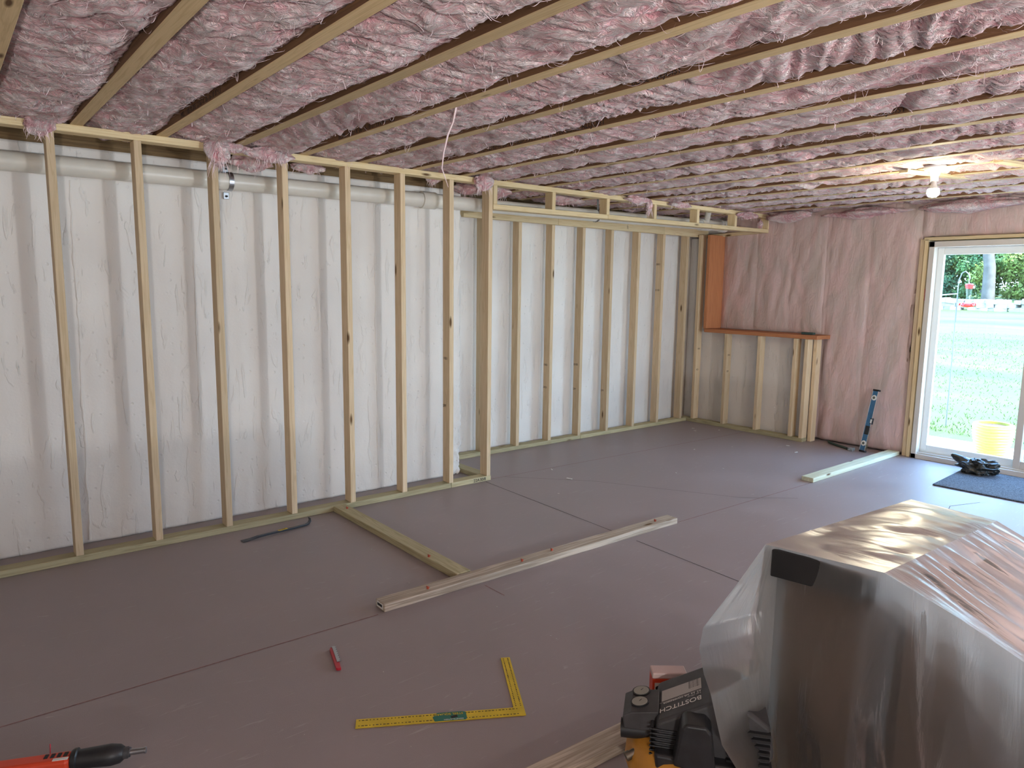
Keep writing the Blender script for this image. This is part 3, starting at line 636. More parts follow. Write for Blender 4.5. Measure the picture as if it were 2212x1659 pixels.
# pulled tufts hanging over the plates
def tuft(parent, c, size, seed, n_str=26, deep=False):
    rng = np.random.RandomState(seed); c = np.array(c, float); L0 = np.array(parent.location)
    nu, nv = 48, 30; th = np.linspace(0, 2*PI, nu, endpoint=False); ph = np.linspace(.02, PI-.02, nv)
    T, Pp = np.meshgrid(th, ph, indexing='ij')
    x = np.cos(T)*np.sin(Pp); y = np.sin(T)*np.sin(Pp); z = np.cos(Pp)
    tp = np.where(z < 0, (1+z)**.55, 1.0)
    x = x*tp; y = y*tp
    n = 1+.45*fbm(x*1.8+seed, y*1.8, z*1.3, seed, 2)+.10*(1-2*np.abs(fbm(x*5+seed, y*5, z*1.6, seed+7, 2)))
    V = np.stack([c[0]+x*n*size[0], c[1]+y*n*size[1], c[2]+z*n*size[2]], -1).reshape(-1, 3)
    idx = np.arange(nu*nv).reshape(nu, nv); ii = np.roll(idx, -1, 0)
    F = np.stack([idx[:, :-1], idx[:, 1:], ii[:, 1:], ii[:, :-1]], -1).reshape(-1, 4)
    t = mesh_np('loose_tuft', V-L0, F, M_FLUFF, parent, smooth=True, pile=np.clip((n.ravel()-1)*3, -1, 1))
    Vs, Fs = [], []
    for q in range(n_str):
        a = rng.uniform(0, 2*PI); st = c+np.array([math.cos(a)*size[0]*rng.uniform(.2, .9), math.sin(a)*size[1]*.8, -size[2]*rng.uniform(-.2, .7)])
        Ls = rng.uniform(.5, 1.3)*size[2]; dr = np.array([math.cos(a)*.5, math.sin(a)*.3, 0]); cu = rng.uniform(-.6, .6); base = len(Vs)
        for j in range(9):
            f = j/8; pt = st+dr*Ls*f*.5+np.array([cu*math.sin(f*3)*Ls*.35, 0, -Ls*f]); ww = .0016*(1-f)+.0003
            Vs += [pt-[ww, 0, 0], pt+[ww, 0, 0]]
        Fs += [(base+2*j, base+2*j+1, base+2*j+3, base+2*j+2) for j in range(8)]
    s = mesh_np('loose_fibres', np.array(Vs)-L0, Fs, M_FIBRE, t); s['kind'] = 'stuff'
B = lambda i: batts[i+1]   # B(n) = n-th bay from the left
tuft(B(1), (.50, -.015, 2.29), (.07, .03, .045), 1, 30)
tuft(B(3), (1.36, -.04, 2.272), (.065, .035, .095), 2, 40)
tuft(B(3), (1.45, -.03, 2.305), (.10, .04, .03), 12, 12)
tuft(B(4), (1.66, -.03, 2.285), (.13, .035, .045), 3, 44)
tuft(B(4), (1.60, .14, 2.25), (.12, .04, .045), 13, 30)
tuft(B(5), (2.0, .20, 2.28), (.12, .04, .035), 4, 20)
tuft(B(7), (2.93, .15, 2.29), (.05, .03, .03), 5, 18)
tuft(B(8), (3.25, -.03, 2.28), (.08, .035, .055), 6, 26)
tuft(B(8), (3.3, .25, 2.27), (.12, .10, .05), 16, 26)
tuft(B(9), (3.62, .3, 2.28), (.14, .12, .05), 17, 20)
tuft(B(11), (4.40, .35, 2.28), (.2, .12, .04), 18, 12)
tuft(B(12), (4.95, -.06, 2.30), (.16, .03, .035), 7, 20)
tuft(B(12), (5.10, -.05, 2.26), (.035, .03, .07), 8, 26)
tuft(B(13), (5.5, -.07, 2.30), (.16, .03, .03), 9, 20)
tuft(B(16), (6.60, -.08, 2.28), (.18, .05, .04), 10, 26)
tuft(B(16), (6.92, -.03, 2.21), (.03, .03, .05), 11, 14)
tuft(B(17), (6.9, -.35, 2.27), (.08, .25, .05), 14, 20)
tuft(B(17), (6.95, -1.1, 2.26), (.07, .35, .05), 15, 20)
tuft(B(17), (6.95, -2.0, 2.26), (.07, .4, .05), 19, 20)
b = MB(); L0 = B(4).location      # one long thread hanging free
b.tube([Vector(p)-L0 for p in ((1.94, -1.58, 2.335), (1.925, -1.58, 2.27), (1.903, -1.57, 2.214), (1.88, -1.57, 2.13), (1.87, -1.57, 2.06), (1.905, -1.57, 1.98))], .004, 6, [.006, .003, .0045, .003, .003, .001])
b.build('hanging_thread', M_FIBRE, B(4), smooth=True)
# ------------------------------------------------------------------ faced insulation on the door wall
def faced(name, regions, label):
    Vs, Fs, n0 = [], [], 0
    for (y0, y1, z0, z1) in regions:
        ny, nz = max(4, int(abs(y1-y0)/.014)), max(4, int((z1-z0)/.02))
        Y, Z = np.meshgrid(np.linspace(y0, y1, ny), np.linspace(z0, z1, nz), indexing='ij')
        st = (Y+.35)/.4064
        pil = np.abs(np.sin(PI*st))**.5                         # pillowed between studs
        d = .016*pil+.010*fbm(Y*5+2*fbm(Y*2, Z*.8, 0, 5), Z*1.0, 0, 77, 3)+.010*(1-np.abs(fbm(Y*4.0+Z*.6, Z*1.1, 3, 87, 3))*3)+.004*fbm(Y*16, Z*9, 0, 97, 2)
        edge = np.clip(np.minimum.reduce([Y-min(y0, y1), max(y0, y1)-Y, Z-z0, z1-Z])*22, 0, 1)
        Xc = XW+.02-d*edge
        if y1 < -1.5 and z0 < 1: Y = np.where(Y < -1.58, Y+.02*vnoise(Z*5, 0, 0, 8)+.008*vnoise(Z*19, 0, 0, 9), Y)
        idx = np.arange(ny*nz).reshape(ny, nz)+n0
        Vs.append(np.stack([Xc, Y, Z], -1).reshape(-1, 3)); Fs.append(np.stack([idx[:-1, :-1], idx[:-1, 1:], idx[1:, 1:], idx[1:, :-1]], -1).reshape(-1, 4)); n0 += ny*nz
    o = mesh_np(name, np.concatenate(Vs), np.concatenate(Fs), M_FILM, smooth=True)
    s = o.modifiers.new('thick', 'SOLIDIFY'); s.thickness = .03; s.offset = -1
    return tag(o, label, 'insulation')
fa = faced('wall_insulation', [(.48, -.74, 1.085, 2.36), (-.70, -1.60, .02, 2.36)], 'pinkish plastic-faced insulation covering the door wall left of the glass door')
fb = faced('wall_insulation', [(-1.60, -3.62, 2.03, 2.36), (-3.62, -4.85, .02, 2.36), (-4.85, -6.65, 2.02, 2.36), (-4.85, -6.65, .02, .88), (-6.65, -7.95, .02, 2.36)], 'pinkish plastic-faced insulation over the glass door')
def thread(parent, pts, r):
    b = MB(); P = []
    for a, c in zip(pts, pts[1:]):
        for i in range(8): f = i/8; P.append((XW-.008, a[0]+(c[0]-a[0])*f, a[1]+(c[1]-a[1])*f))
    P.append((XW-.008, *pts[-1])); b.tube(P, r, 6); b.build('stray_crease', M_FILM if r > .003 else M_FIBRE, parent, smooth=True)
thread(fa, [(-.25, 1.92), (-.33, 1.75), (-.55, 1.55), (-.66, 1.38), (-.80, 1.22), (-1.02, 1.0), (-1.10, .9)], .0022)
thread(fa, [(-.76, 1.03), (-.80, .9), (-.92, .75), (-.95, .68), (-1.06, .5)], .0018)
thread(fa, [(-.27, 2.28), (-.26, 1.7), (-.25, 1.1)], .0035); thread(fa, [(-1.03, 2.28), (-1.10, 1.5), (-1.13, .6)], .003)
thread(fa, [(-.06, 2.20), (-.07, 2.05), (-.08, 1.9)], .0035)
# ------------------------------------------------------------------ sliding door
XD = 6.99
def ybox(b, x0, x1, y0, y1, z0, z1): b.box((x0, y0, z0), (x1, y1, z1))
dr = empty('door_1', (XD, -2.6, 0), 'x', 'door'); del dr['label']; del dr['category']; dr['kind'] = 'structure'
YL, YRt, ZT = -1.695, -3.54, 1.975
def dl(b, name, m, bev=.003): return b.build(name, m, dr, bevel=bev)
def lb(b, x0, x1, y0, y1, z0, z1): b.box((x0-XD, y0+2.6, z0), (x1-XD, y1+2.6, z1))
b = MB(); lb(b, XD, XD+.14, YL, YL-.045, 0, ZT); lb(b, XD, XD+.14, YRt, YRt+.045, 0, ZT); lb(b, XD, XD+.14, YL, YRt, ZT-.05, ZT); lb(b, XD, XD+.14, YL, YRt, 0, .045)
lb(b, XD+.02, XD+.03, YL-.045, YRt+.045, .045, .06); lb(b, XD+.07, XD+.08, YL-.045, YRt+.045, .045, .06)
dl(b, 'door_frame', M_VINYL)
def sash(name, ya, yb, x0, m):
    b = MB(); s = .052
    lb(b, x0, x0+.04, ya, ya-s, .05, ZT-.05); lb(b, x0, x0+.04, yb, yb+s, .05, ZT-.05)
    lb(b, x0, x0+.04, ya-s, yb+s, .05, .125); lb(b, x0, x0+.04, ya-s, yb+s, ZT-.115, ZT-.05)
    f = dl(b, name, m)
    g = MB(); lb(g, x0+.018, x0+.022, ya-s, yb+s, .125, ZT-.115); g.build('glass_pane', M_GLASS, f)
    return f
sash('fixed_panel', YL-.045, -2.60, XD+.085, M_WHITE)
f = sash('sliding_panel', -2.49, YRt+.045, XD+.035, M_VINYL)
# rough opening lumber round the door
t1 = lumber('trim_3', (7.06, -1.625, 0), (7.06, -1.625, 2.0), (0, 1, 0), .038, .085, M_STUD); tag(t1, kind='structure')
t2 = lumber('trim_4', (7.05, -1.665, 0), (7.05, -1.665, 1.995), (0, 1, 0), .034, .09, M_SOFF); tag(t2, kind='structure')
t3 = lumber('trim_5', (7.05, -1.64, 2.0), (7.05, -3.6, 2.0), (0, 0, 1), .03, .09, M_SOFF); tag(t3, kind='structure')
sh = empty('door_shim', (7.03, -1.69, 1.2), 'thin red and white shims stuffed in the gap beside the glass door frame', 'shim')
b = MB(); b.tube([(0, .003*math.sin(i*2.1), -.9+i*.16) for i in range(10)], .006, 8); b.build('foam_bead', M_PAPER, sh, smooth=True)
b = MB(); b.box((-.02, -.004, .25), (.0, .006, .36)); b.build('red_wedge', M_RED, sh)
# unseen window added on the same wall to brighten the room: frame only and glass
wi = empty('window_1', (7.12, -5.75, 1.45), 'x', 'window'); del wi['label']; del wi['category']; wi['kind'] = 'structure'
b = MB(); b.box((0, -.9, -.55), (.08, -.84, .55)); b.box((0, .84, -.55), (.08, .9, .55)); b.box((0, -.9, .49), (.08, .9, .55)); b.box((0, -.9, -.55), (.08, .9, -.49)); b.box((.02, -.02, -.5), (.06, .02, .5)); b.build('window_frame', M_WHITE, wi)
b = MB(); b.box((.035, -.86, -.5), (.04, .86, .5)); b.build('glass_pane', M_GLASS, wi)
wi = empty('window_2', (4.5, -8.05, 1.5), 'x', 'window'); del wi['label']; del wi['category']; wi['kind'] = 'structure'  # unseen rear window added to bring more daylight onto walls and ceiling
b = MB()
for a, c in (((-1.5, -.04, -.6), (-1.44, .04, .6)), ((1.44, -.04, -.6), (1.5, .04, .6)), ((-1.44, -.04, -.6), (1.44, .04, -.54)), ((-1.44, -.04, .54), (1.44, .04, .6)), ((-.02, -.03, -.54), (.02, .03, .54))): b.box(a, c)
b.build('window_frame', M_WHITE, wi)
b = MB(); b.box((-1.44, -.003, -.54), (1.44, .003, .54)); b.build('glass_pane', M_GLASS, wi)
# ------------------------------------------------------------------ ceiling light and blocking
def ceiling_light(x, y, label, watts):
    t = empty('ceiling_light', (x, y, 0), label, 'light', 'bare bulbs on ceiling boxes')
    b = MB(); b.prism([(.055*math.cos(PI/8+i*PI/4), .055*math.sin(PI/8+i*PI/4)) for i in range(8)], 2.325, 2.39); b.build('junction_box', mat('grey_junction_box', (.20, .16, .155), .6), t)
    b = MB(); b.lathe([(.0, 2.326), (.062, 2.326), (.066, 2.315), (.060, 2.302), (.040, 2.297), (.033, 2.285), (.024, 2.262), (.023, 2.232), (0, 2.232)], n=32); b.build('lampholder', M_WHITE, t, smooth=True)
    b = MB(); b.lathe([(0, 2.236), (.016, 2.236), (.017, 2.215), (.022, 2.200), (.031, 2.185)], n=28); k = b.build('bulb_base', mat('bulb_collar', (.62, .60, .58), .4), t, smooth=True)
    b = MB(); b.lathe([(.031, 2.185), (.036, 2.172), (.036, 2.158), (.030, 2.143), (.018, 2.134), (0, 2.131)], n=28)
    b.build('bulb_globe', mat('lit_bulb', (1, 1, .95), .4, emit=((1, .91, .66), watts)), t, smooth=True)
ceiling_light(5.06, -2.43, 'lit bare bulb in a white lampholder under the pink ceiling near the door', 230)
for (p, q, lab) in [((4.98, -2.27, 2.305), (5.80, -2.36, 2.335), 'short yellowish lumber block running diagonally behind the bulb'), ((5.05, -2.78, 2.315), (5.75, -2.86, 2.335), 'short yellowish lumber block at the right picture edge under the ceiling')]:
    tag(lumber('blocking_board', p, q, (0, 1, 0), .06, .02, M_SOFF), lab, 'lumber')
def added_fill_lamp(x, y, tx, ty, watts, label):  # added lamp out of view, fills the ceiling and walls with light
    t = empty('work_light', (x, y, 0), label, 'work light', rz=math.atan2(ty-y, tx-x))
    tl = Matrix.Translation((0, 0, 1.0)) @ Matrix.Rotation(math.radians(-52), 4, 'Y')      # local +X is the beam
    b = MB(); b.box((-.07, -.15, -.11), (.0, .15, .11), tl); b.box((.0, -.15, .10), (.05, .15, .11), tl); b.box((.0, -.15, -.11), (.05, .15, -.10), tl); b.build('lamp_head', M_YEL, t, bevel=.004)
    for a in (0, 2.094, 4.189):
        b = MB(); b.tube([(0, 0, .55), (.32*math.cos(a), .32*math.sin(a), .01)], .012, 8); b.build('leg', M_BLACK, t)
    b = MB(); b.tube([(0, 0, .5), (0, 0, .90)], .014, 8); b.build('pole', M_BLACK, t)
    l = bpy.data.lights.new('halogen_tube', 'AREA'); l.shape = 'RECTANGLE'; l.size = .18; l.size_y = .26; l.energy = watts; l.color = (1, .965, .95)
    o = bpy.data.objects.new('halogen_tube', l); link(o, t); o.matrix_local = tl @ Matrix.Translation((.012, 0, 0)) @ Matrix.Rotation(-PI/2, 4, 'Y')
added_fill_lamp(-.9, -6.3, 2.0, -1.0, 62, 'yellow work lamp on a tripod behind the viewpoint, by the front wall')
added_fill_lamp(3.3, -6.6, 4.2, -1.5, 58, 'yellow work lamp on a tripod behind the viewpoint, by the rear window')
# ------------------------------------------------------------------ loose boards on the floor
def board(name, p, q, w, t, m, label, plugs=(), tagtxt=False):
    c = (Vector(p)+Vector(q))/2; e = empty(name, (c.x, c.y, 0), label, 'lumber')
    d = (Vector(q)-Vector(p)).normalized(); n = Vector((-d.y, d.x, 0))
    lumber('plank', p, q, n, w, t, m, e)
    for f, s in plugs:
        P = Vector(p).lerp(Vector(q), f)+n*s; P = Vector((P.x, P.y, t)) - Vector((c.x, c.y, 0))
        b = MB(); b.cyl(P-Vector((0, 0, .004)), P+Vector((0, 0, .010)), .0065, n=10); b.cyl(P+Vector((0, 0, .008)), P+Vector((.002, 0, .012)), .009, n=10); b.build('anchor_plug', M_ANCH, e)
    return e
lbd = board('long_board', (1.565, -1.500, .0191), (3.715, -1.527, .0191), .089, .038, M_PT2, 'long grey weathered board lying across the middle of the floor', [(.12, -.01), (.40, -.012), (.51, .01), (.92, 0)])
b = MB(); b.box((-.0015, -.027, -.013), (0, .027, .013)); o = b.build('end_tag', M_PAPER, lbd); o.location = (1.5645-lbd.location.x, -1.500-lbd.location.y, .021)
b = MB(); b.box((-.0022, -.022, -.004), (-.0016, .022, .008)); o = b.build('tag_print', M_INK, lbd); o.location = (1.5645-lbd.location.x, -1.500-lbd.location.y, .021)
board('cross_board', (2.072, -.003, .0191), (2.086, -1.450, .0191), .089, .038, M_PT, 'greenish treated board butting from the stud wall to the long weathered board', [(.07, .005), (.80, -.03)])
board('door_board', (5.40, -1.552, .0191), (7.0, -1.545, .0191), .10, .036, M_PALE, 'fresh pale board on the floor pointing at the door corner', [])
board('near_board', (1.10, -2.855, .0191), (2.45, -2.930, .0191), .089, .038, M_PT2, 'brown board on the floor at the bottom edge beside the compressor', [])
# ------------------------------------------------------------------ hand tools
pb = empty('pry_bar', (1.58, -.20, 0), 'black flat pry bar with yellow sticker, beside the bottom plate', 'pry bar')
def flatbar(pts, ws, ts):
    b = MB(); pts = [Vector(p) for p in pts]; rings = []
    for i, p in enumerate(pts):
        t = (pts[min(i+1, len(pts)-1)]-pts[max(i-1, 0)]).normalized(); n = Vector((-.12, .99, 0)).normalized(); w = t.cross(n).normalized()
        a, c = ws[i]/2, ts[i]/2
        rings.append([b.bm.verts.new(p+n*a+w*c), b.bm.verts.new(p-n*a+w*c), b.bm.verts.new(p-n*a-w*c), b.bm.verts.new(p+n*a-w*c)])
    for r, s in zip(rings, rings[1:]):
        for i in range(4): b.bm.faces.new((r[i], r[(i+1) % 4], s[(i+1) % 4], s[i]))
    b.bm.faces.new(rings[0][::-1]); b.bm.faces.new(rings[-1]); return b
flatbar([(-.235, -.012, .004), (-.18, -.018, .010), (-.14, -.022, .017), (-.08, -.010, .016), (0, .004, .013), (.10, .02, .010), (.18, .036, .008), (.205, .045, .012), (.222, .062, .022), (.228, .085, .034)],
        [.042, .034, .02, .018, .018, .018, .019, .022, .028, .034], [.003, .005, .012, .012, .012, .011, .010, .009, .007, .004]).build('bar', mat('blued_steel', (.07, .075, .085), .35, metal=.8), pb, bevel=.0015)
b = MB(); b.box((-.01, -.0105, .0195), (.052, .0105, .0203), Matrix.Rotation(.17, 4, 'Z') @ Matrix.Translation((.0, .002, 0))); b.build('sticker', M_YEL, pb)
text('sticker_lettering', 'STANLEY', .011, frame3((1.578, -.200, .0208), (1, .17, 0), (-.17, 1, 0)), M_INK, pb)
sbd = empty('saw_blade_case', (1.195, -1.80, 0), 'small red saw blade with toothed edge alone on the dark floor', 'saw blade', rz=math.atan2(-.166, -.047))
b = MB(); b.prism([(-.09, -.006), (-.075, -.011), (.085, -.011), (.09, -.005), (.09, .008), (-.08, .012)], .001, .012); b.build('blade_body', M_RED, sbd, bevel=.0015)
b = MB(); pts = [(-.088, .0)] + sum([[(-.088+i*.0085, .016 if i % 2 else .010)] for i in range(0, 16)], []) + [(.045, .0)]; b.prism(pts, .0125, .0155); b.build('tooth_edge', M_STEEL, sbd)
sq = empty('framing_square', (1.55, -2.54, 0), 'yellow L-shaped steel framing square lying in the foreground', 'framing square')
A_, B_, C_, D_, E_, F_ = [Vector((x-1.55, y+2.54)) for x, y in ((1.048, -2.270), (1.567, -2.575), (1.774, -2.228), (1.743, -2.208), (1.556, -2.520), (1.072, -2.228))]
# orthonormal frame of the square
dx_ = (B_-A_).normalized(); dy_ = Vector((-dx_.y, dx_.x)); Ls, Lt = (B_-A_).length, (C_-B_).length
def sqp(u, v): p = A_+dx_*u+dy_*v; return (p.x, p.y)
b = MB(); b.prism([sqp(0, 0), sqp(Ls, 0), sqp(Ls, Lt), sqp(Ls-.038, Lt), sqp(Ls-.038, .05), sqp(0, .05)], .0012, .004); b.build('blade', M_YEL, sq)
b = MB(); rg = random.Random(3)
for row in (.010, .041):
    u = .012
    while u < Ls-.02:
        if not (row < .03 and False):
            w = rg.choice([.004, .005, .009]); p0_ = sqp(u, row); Mx = Matrix.Translation((p0_[0], p0_[1], 0)) @ Matrix.Rotation(math.atan2(dx_.y, dx_.x), 4, 'Z')
            b.box((-w/2, -.0018, .0040), (w/2, .0018, .0043), Mx)
        u += .0125
for row in (Ls-.028, Ls-.010):
    v = .06
    while v < Lt-.01:
        w = rg.choice([.004, .005, .008]); p0_ = sqp(row, v); Mx = Matrix.Translation((p0_[0], p0_[1], 0)) @ Matrix.Rotation(math.atan2(dx_.y, dx_.x), 4, 'Z')
        b.box((-.0018, -w/2, .0040), (.0018, w/2, .0043), Mx); v += .0115
b.build('ruler_marks', M_INK, sq)
b = MB(); b.prism([sqp(.275, .001), sqp(.385, .000), sqp(.390, .010), sqp(.388, .046), sqp(.375, .051), sqp(.285, .0505), sqp(.268, .025)], .0042, .0047); st = b.build('sticker', M_GREEN, sq)
rz_ = math.atan2(dx_.y, dx_.x)
def sqtext(s, u, v, size, m): 
    p = sqp(u, v); text('sticker_lettering', s, size, frame3((p[0]+1.55, p[1]-2.54, .0050), (-dx_.x, -dx_.y, 0), (-dy_.x, -dy_.y, 0)), m, sq)
sqtext('STEEL SQUARE', .378, .044, .0155, M_YEL); sqtext('CONSTRUCTION', .378, .010, .009, M_PAPER)
b = MB(); b.box((-.012, -.007, .0047), (.012, .007, .0049), Matrix.Translation((*sqp(.345, .022), 0)) @ Matrix.Rotation(rz_+.3, 4, 'Z')); b.build('sticker_figure', M_INK, sq)
# screw gun at the lower left
sg = empty('screw_gun', (.30, -1.955, 0), 'black and orange screw gun cut off by the bottom left edge', 'power tool', rz=math.atan2(-.09, .196))
RX_ = Matrix.Rotation(PI/2, 4, 'Y')
def lx(prof, name, m, z0=.045, par=sg, n=26):
    b = MB(); b.lathe([(r, x) for x, r in prof], n=n, M=Matrix.Translation((0, 0, z0)) @ RX_); return b.build(name, m, par, smooth=True)
lx([(-.055, 0), (-.055, .030), (-.048, .034), (-.040, .034), (-.036, .028), (.02, .031), (.055, .033), (.082, .028), (.092, .020), (.092, 0)], 'nose_cover', M_BLACK)
lx([(.090, .0), (.090, .018), (.104, .018), (.104, .015), (.110, .015), (.110, .0)], 'collar', M_BLACK2)
lx([(.108, 0), (.108, .0095), (.150, .0090), (.152, .0105), (.156, .0105), (.156, 0)], 'bit_sleeve', M_STEEL)
b = MB(); b.prism([(-.30, -.036), (-.055, -.034), (-.055, .022), (-.30, .018)], .006, .068); b.build('motor_housing', M_ORNG, sg, bevel=.012, seg=3)
for i in range(4):
    b = MB(); b.box((-.13+i*.018, -.012, .0675), (-.119+i*.018, .008, .0695)); b.build('vent', M_RUBBER, sg)
b = MB(); b.box((-.058, -.03, .068), (-.1, -.018, .0695)); b.build('housing_badge', M_PAPER, sg)
b = MB(); b.prism([(-.27, -.025), (-.19, -.025), (-.20, .025), (-.27, .025)], .001, .02); b.build('battery', M_BLACK, sg, bevel=.003)
tag(MB().tube([(.196, -1.865, .004), (.20, -1.855, .035), (.203, -1.842, .07)], .0016, 6).build('wire_scrap', M_RED), 'thin red wire end sticking up behind the orange tool', 'wire')
# ------------------------------------------------------------------ level, strap pieces, bag, doormat
lv = empty('spirit_level', (6.85, -1.32, 0), 'blue spirit level leaning upright against the pinkish wall', 'level')
Rl = frame3((0, 0, .003), (0, 1, 0), (.165, -.035, .60))     # local X across (Y), local Y up along, Z normal (+X side)
Rl = Matrix(((0, 0, 1, 0), (1, 0, 0, 0), (0, 1, 0, 0), (0, 0, 0, 1)))
tilt = Matrix.Rotation(math.radians(12), 4, 'Y') @ Matrix.Rotation(math.radians(3.0), 4, 'X') @ Matrix.Rotation(math.radians(-14), 4, 'Z')
def lvbox(a, c, name, m, bev=0, par=lv):
    b = MB(); b.box(a, c, tilt); return b.build(name, m, par, bevel=bev)
lvbox((-.011, -.028, .012), (.011, .028, .598), 'beam', M_BLUE)
lvbox((-.0135, -.030, .014), (.0135, -.0265, .596), 'measuring_edge', M_CHROME); lvbox((-.0135, .0265, .014), (.0135, .030, .596), 'measuring_edge', M_CHROME)
lvbox((-.015, -.032, .0), (.015, .032, .016), 'end_cap', M_RUBBER, .003); lvbox((-.015, -.032, .594), (.015, .032, .612), 'end_cap', M_RUBBER, .003)
for z in (.085, .53):
    b = MB(); b.lathe([(.026, 0), (.026, .004), (.012, .005), (.012, 0)], n=28, M=tilt @ Matrix.Translation((-.0112, 0, z)) @ Matrix.Rotation(-PI/2, 4, 'Y')); v_ = b.build('vial_ring', M_WHITE, lv, smooth=True)
    b = MB(); b.cyl(tilt @ Vector((-.013, 0, z)), tilt @ Vector((-.018, 0, z)), .0125, n=20); b.build('vial', mat('vial_green', (.12, .14, .12), .2), v_, smooth=True)
lvbox((-.0135, -.031, .17), (-.008, .020, .255), 'display', M_BLACK, .003)
lvbox((-.0125, -.033, .275), (.0125, -.012, .335), 'centre_vial_housing', M_RUBBER, .003); lvbox((-.015, -.034, .285), (-.011, -.016, .322), 'centre_vial', M_CHROME, .001)
b = MB(); P = [(7.0, -.905), (6.96, -.93), (6.90, -1.02), (6.85, -1.13), (6.815, -1.19)]
for (x0, y0), (x1, y1) in zip(P, P[1:]): b.tube([(x0, y0, .013), (x1, y1, .013)], .012, 4)
tag(b.build('foam_strip', M_SILL), 'dark greenish strip of sill foam lying along the pinkish wall base', 'foam strip')
tag(MB().box((6.785, -1.255, .001), (6.835, -1.205, .03)).build('tape_scrap', mat('grey_wrapper', (.25, .27, .28), .4, noise=.6, nscale=60), bevel=.004), 'small crumpled grey wrapper at the end of the dark strip', 'wrapper')
b = MB(); b.box((6.86, -.73, 1.0865), (6.92, -.61, 1.108)); tag(b.build('foam_block', M_SILL, bevel=.003), 'small dark green block lying on the reddish ledge', 'block')
b = MB(); b.prism([(6.118, -2.215), (6.925, -2.175), (6.96, -3.35), (6.16, -3.40)], .001, .012); tag(b.build('doormat', M_MAT, bevel=.003), 'speckled dark blue-grey doormat in front of the glass door', 'doormat')
def crumple(name, c, size, seed, m, label, cat):
    nu, nv = 90, 60; T, Pp = np.meshgrid(np.linspace(0, 2*PI, nu, endpoint=False), np.linspace(.01, PI-.01, nv), indexing='ij')
    x, y, z = np.cos(T)*np.sin(Pp), np.sin(T)*np.sin(Pp), np.cos(Pp)
    n = 1+.32*fbm(x*1.7+seed, y*1.7, z*1.7, seed, 3)+.28*(1-2.2*np.abs(vnoise(x*2.4, y*2.4+seed, z*2.4, seed+3)))+.10*(1-2*np.abs(vnoise(x*6, y*6+seed, z*6, seed+5)))
    ears = np.exp(-((T-2.0)/.28)**2)*np.exp(-((Pp-.9)/.30)**2)*.75+np.exp(-((T-5.1)/.30)**2)*np.exp(-((Pp-.95)/.28)**2)*.55
    n = n+ears
    Z = np.maximum(c[2]+z*n*size[2], .014)
    V = np.stack([x*n*size[0], y*n*size[1], Z-c[2]], -1).reshape(-1, 3)
    idx = np.arange(nu*nv).reshape(nu, nv); ii = np.roll(idx, -1, 0)
    o = mesh_np(name, V, np.stack([idx[:, :-1], idx[:, 1:], ii[:, 1:], ii[:, :-1]], -1).reshape(-1, 4), m, smooth=True); o.location = c
    return tag(o, label, cat)
crumple('plastic_bag', (6.80, -2.30, .055), (.085, .125, .075), 4, M_BAG, 'crumpled black plastic bag at the edge of the doormat by the sill', 'plastic bag')
# debris
b = MB(); rg = random.Random(11)
spots = [(3.9, -.35, .05), (3.98, -.05, .03), (6.45, .35, .03), (6.35, .25, .025), (6.6, .12, .03), (6.5, -.75, .03), (6.3, -.95, .035), (5.6, -.3, .015), (6.0, -.45, .012), (4.75, -.75, .015), (3.55, -.6, .012), (5.2, -.9, .012)]
for i in range(60): spots.append((rg.uniform(.8, 6.6), rg.uniform(-3, .0), rg.uniform(.002, .006)))
for x, y, s in spots:
    M_ = Matrix.Translation((x, y, 0)) @ Matrix.Rotation(rg.uniform(0, 3), 4, 'Z'); b.box((-s/2, -s*.13, .0008), (s/2, s*.13, .0008+min(.004, s*.2)), M_)
tag(b.build('wood_chips', M_PAPER), 'pale wood chips and paper scraps scattered over the floor', 'debris', kind='stuff')
# ------------------------------------------------------------------ air compressor
ac = empty('air_compressor', (1.688, -3.192, 0), 'black pancake air compressor with an amber tank at the bottom edge', 'air compressor', rz=math.atan2(-.79, .62))
ac.scale = (.95, .95, .92)
b = MB(); b.lathe([(0, .045), (.10, .045), (.16, .060), (.190, .095), (.202, .135), (.198, .175), (.175, .215), (.13, .240), (0, .252)], n=48); b.build('tank', M_TANK, ac, smooth=True)
for a in (0.5, 2.6, 4.7):
    b = MB(); b.cyl((.13*math.cos(a), .13*math.sin(a), .055), (.14*math.cos(a), .14*math.sin(a), 0), .014, .02, n=14); b.build('foot', M_RUBBER, ac)
FR = Matrix(((1, 0, 0, 0), (0, 0, -1, 0), (0, 1, 0, 0), (0, 0, 0, 1)))      # prism: XY -> XZ, depth along Y
b = MB(); b.prism([(-.115, .235), (.20, .20), (.235, .26), (.22, .355), (.15, .405), (.055, .415), (-.105, .325)], -.115, .115, FR); sh_ = b.build('shroud', M_BLACK2, ac, bevel=.012, seg=3)
for i in range(7):
    b = MB(); b.box((-.125, -.12, .215+i*.014), (-.02+i*.01, -.112, .221+i*.014)); b.box((-.122, -.12, .215+i*.014), (-.113, .05, .221+i*.014)); b.build('cooling_rib', M_BLACK, ac, bevel=.002)
for i in range(6):
    b = MB(); b.box((.10, -.128, .235+i*.02), (.22, -.110, .243+i*.02)); b.build('vent_louvre', M_BLACK, ac)
b = MB(); b.prism([(-.02, .03), (.22, .03), (.24, .20), (.15, .235), (-.11, .245), (-.10, .16)], .02, .155, FR); b.build('pump_housing', M_BLACK, ac, bevel=.01, seg=3)
b = MB(); b.prism([(-.055, .235), (.07, .215), (.052, .355), (.034, .375), (-.022, .375), (-.035, .36)], .105, .185, FR); b.build('handle_pad', M_BLACK, ac, bevel=.008, seg=3)
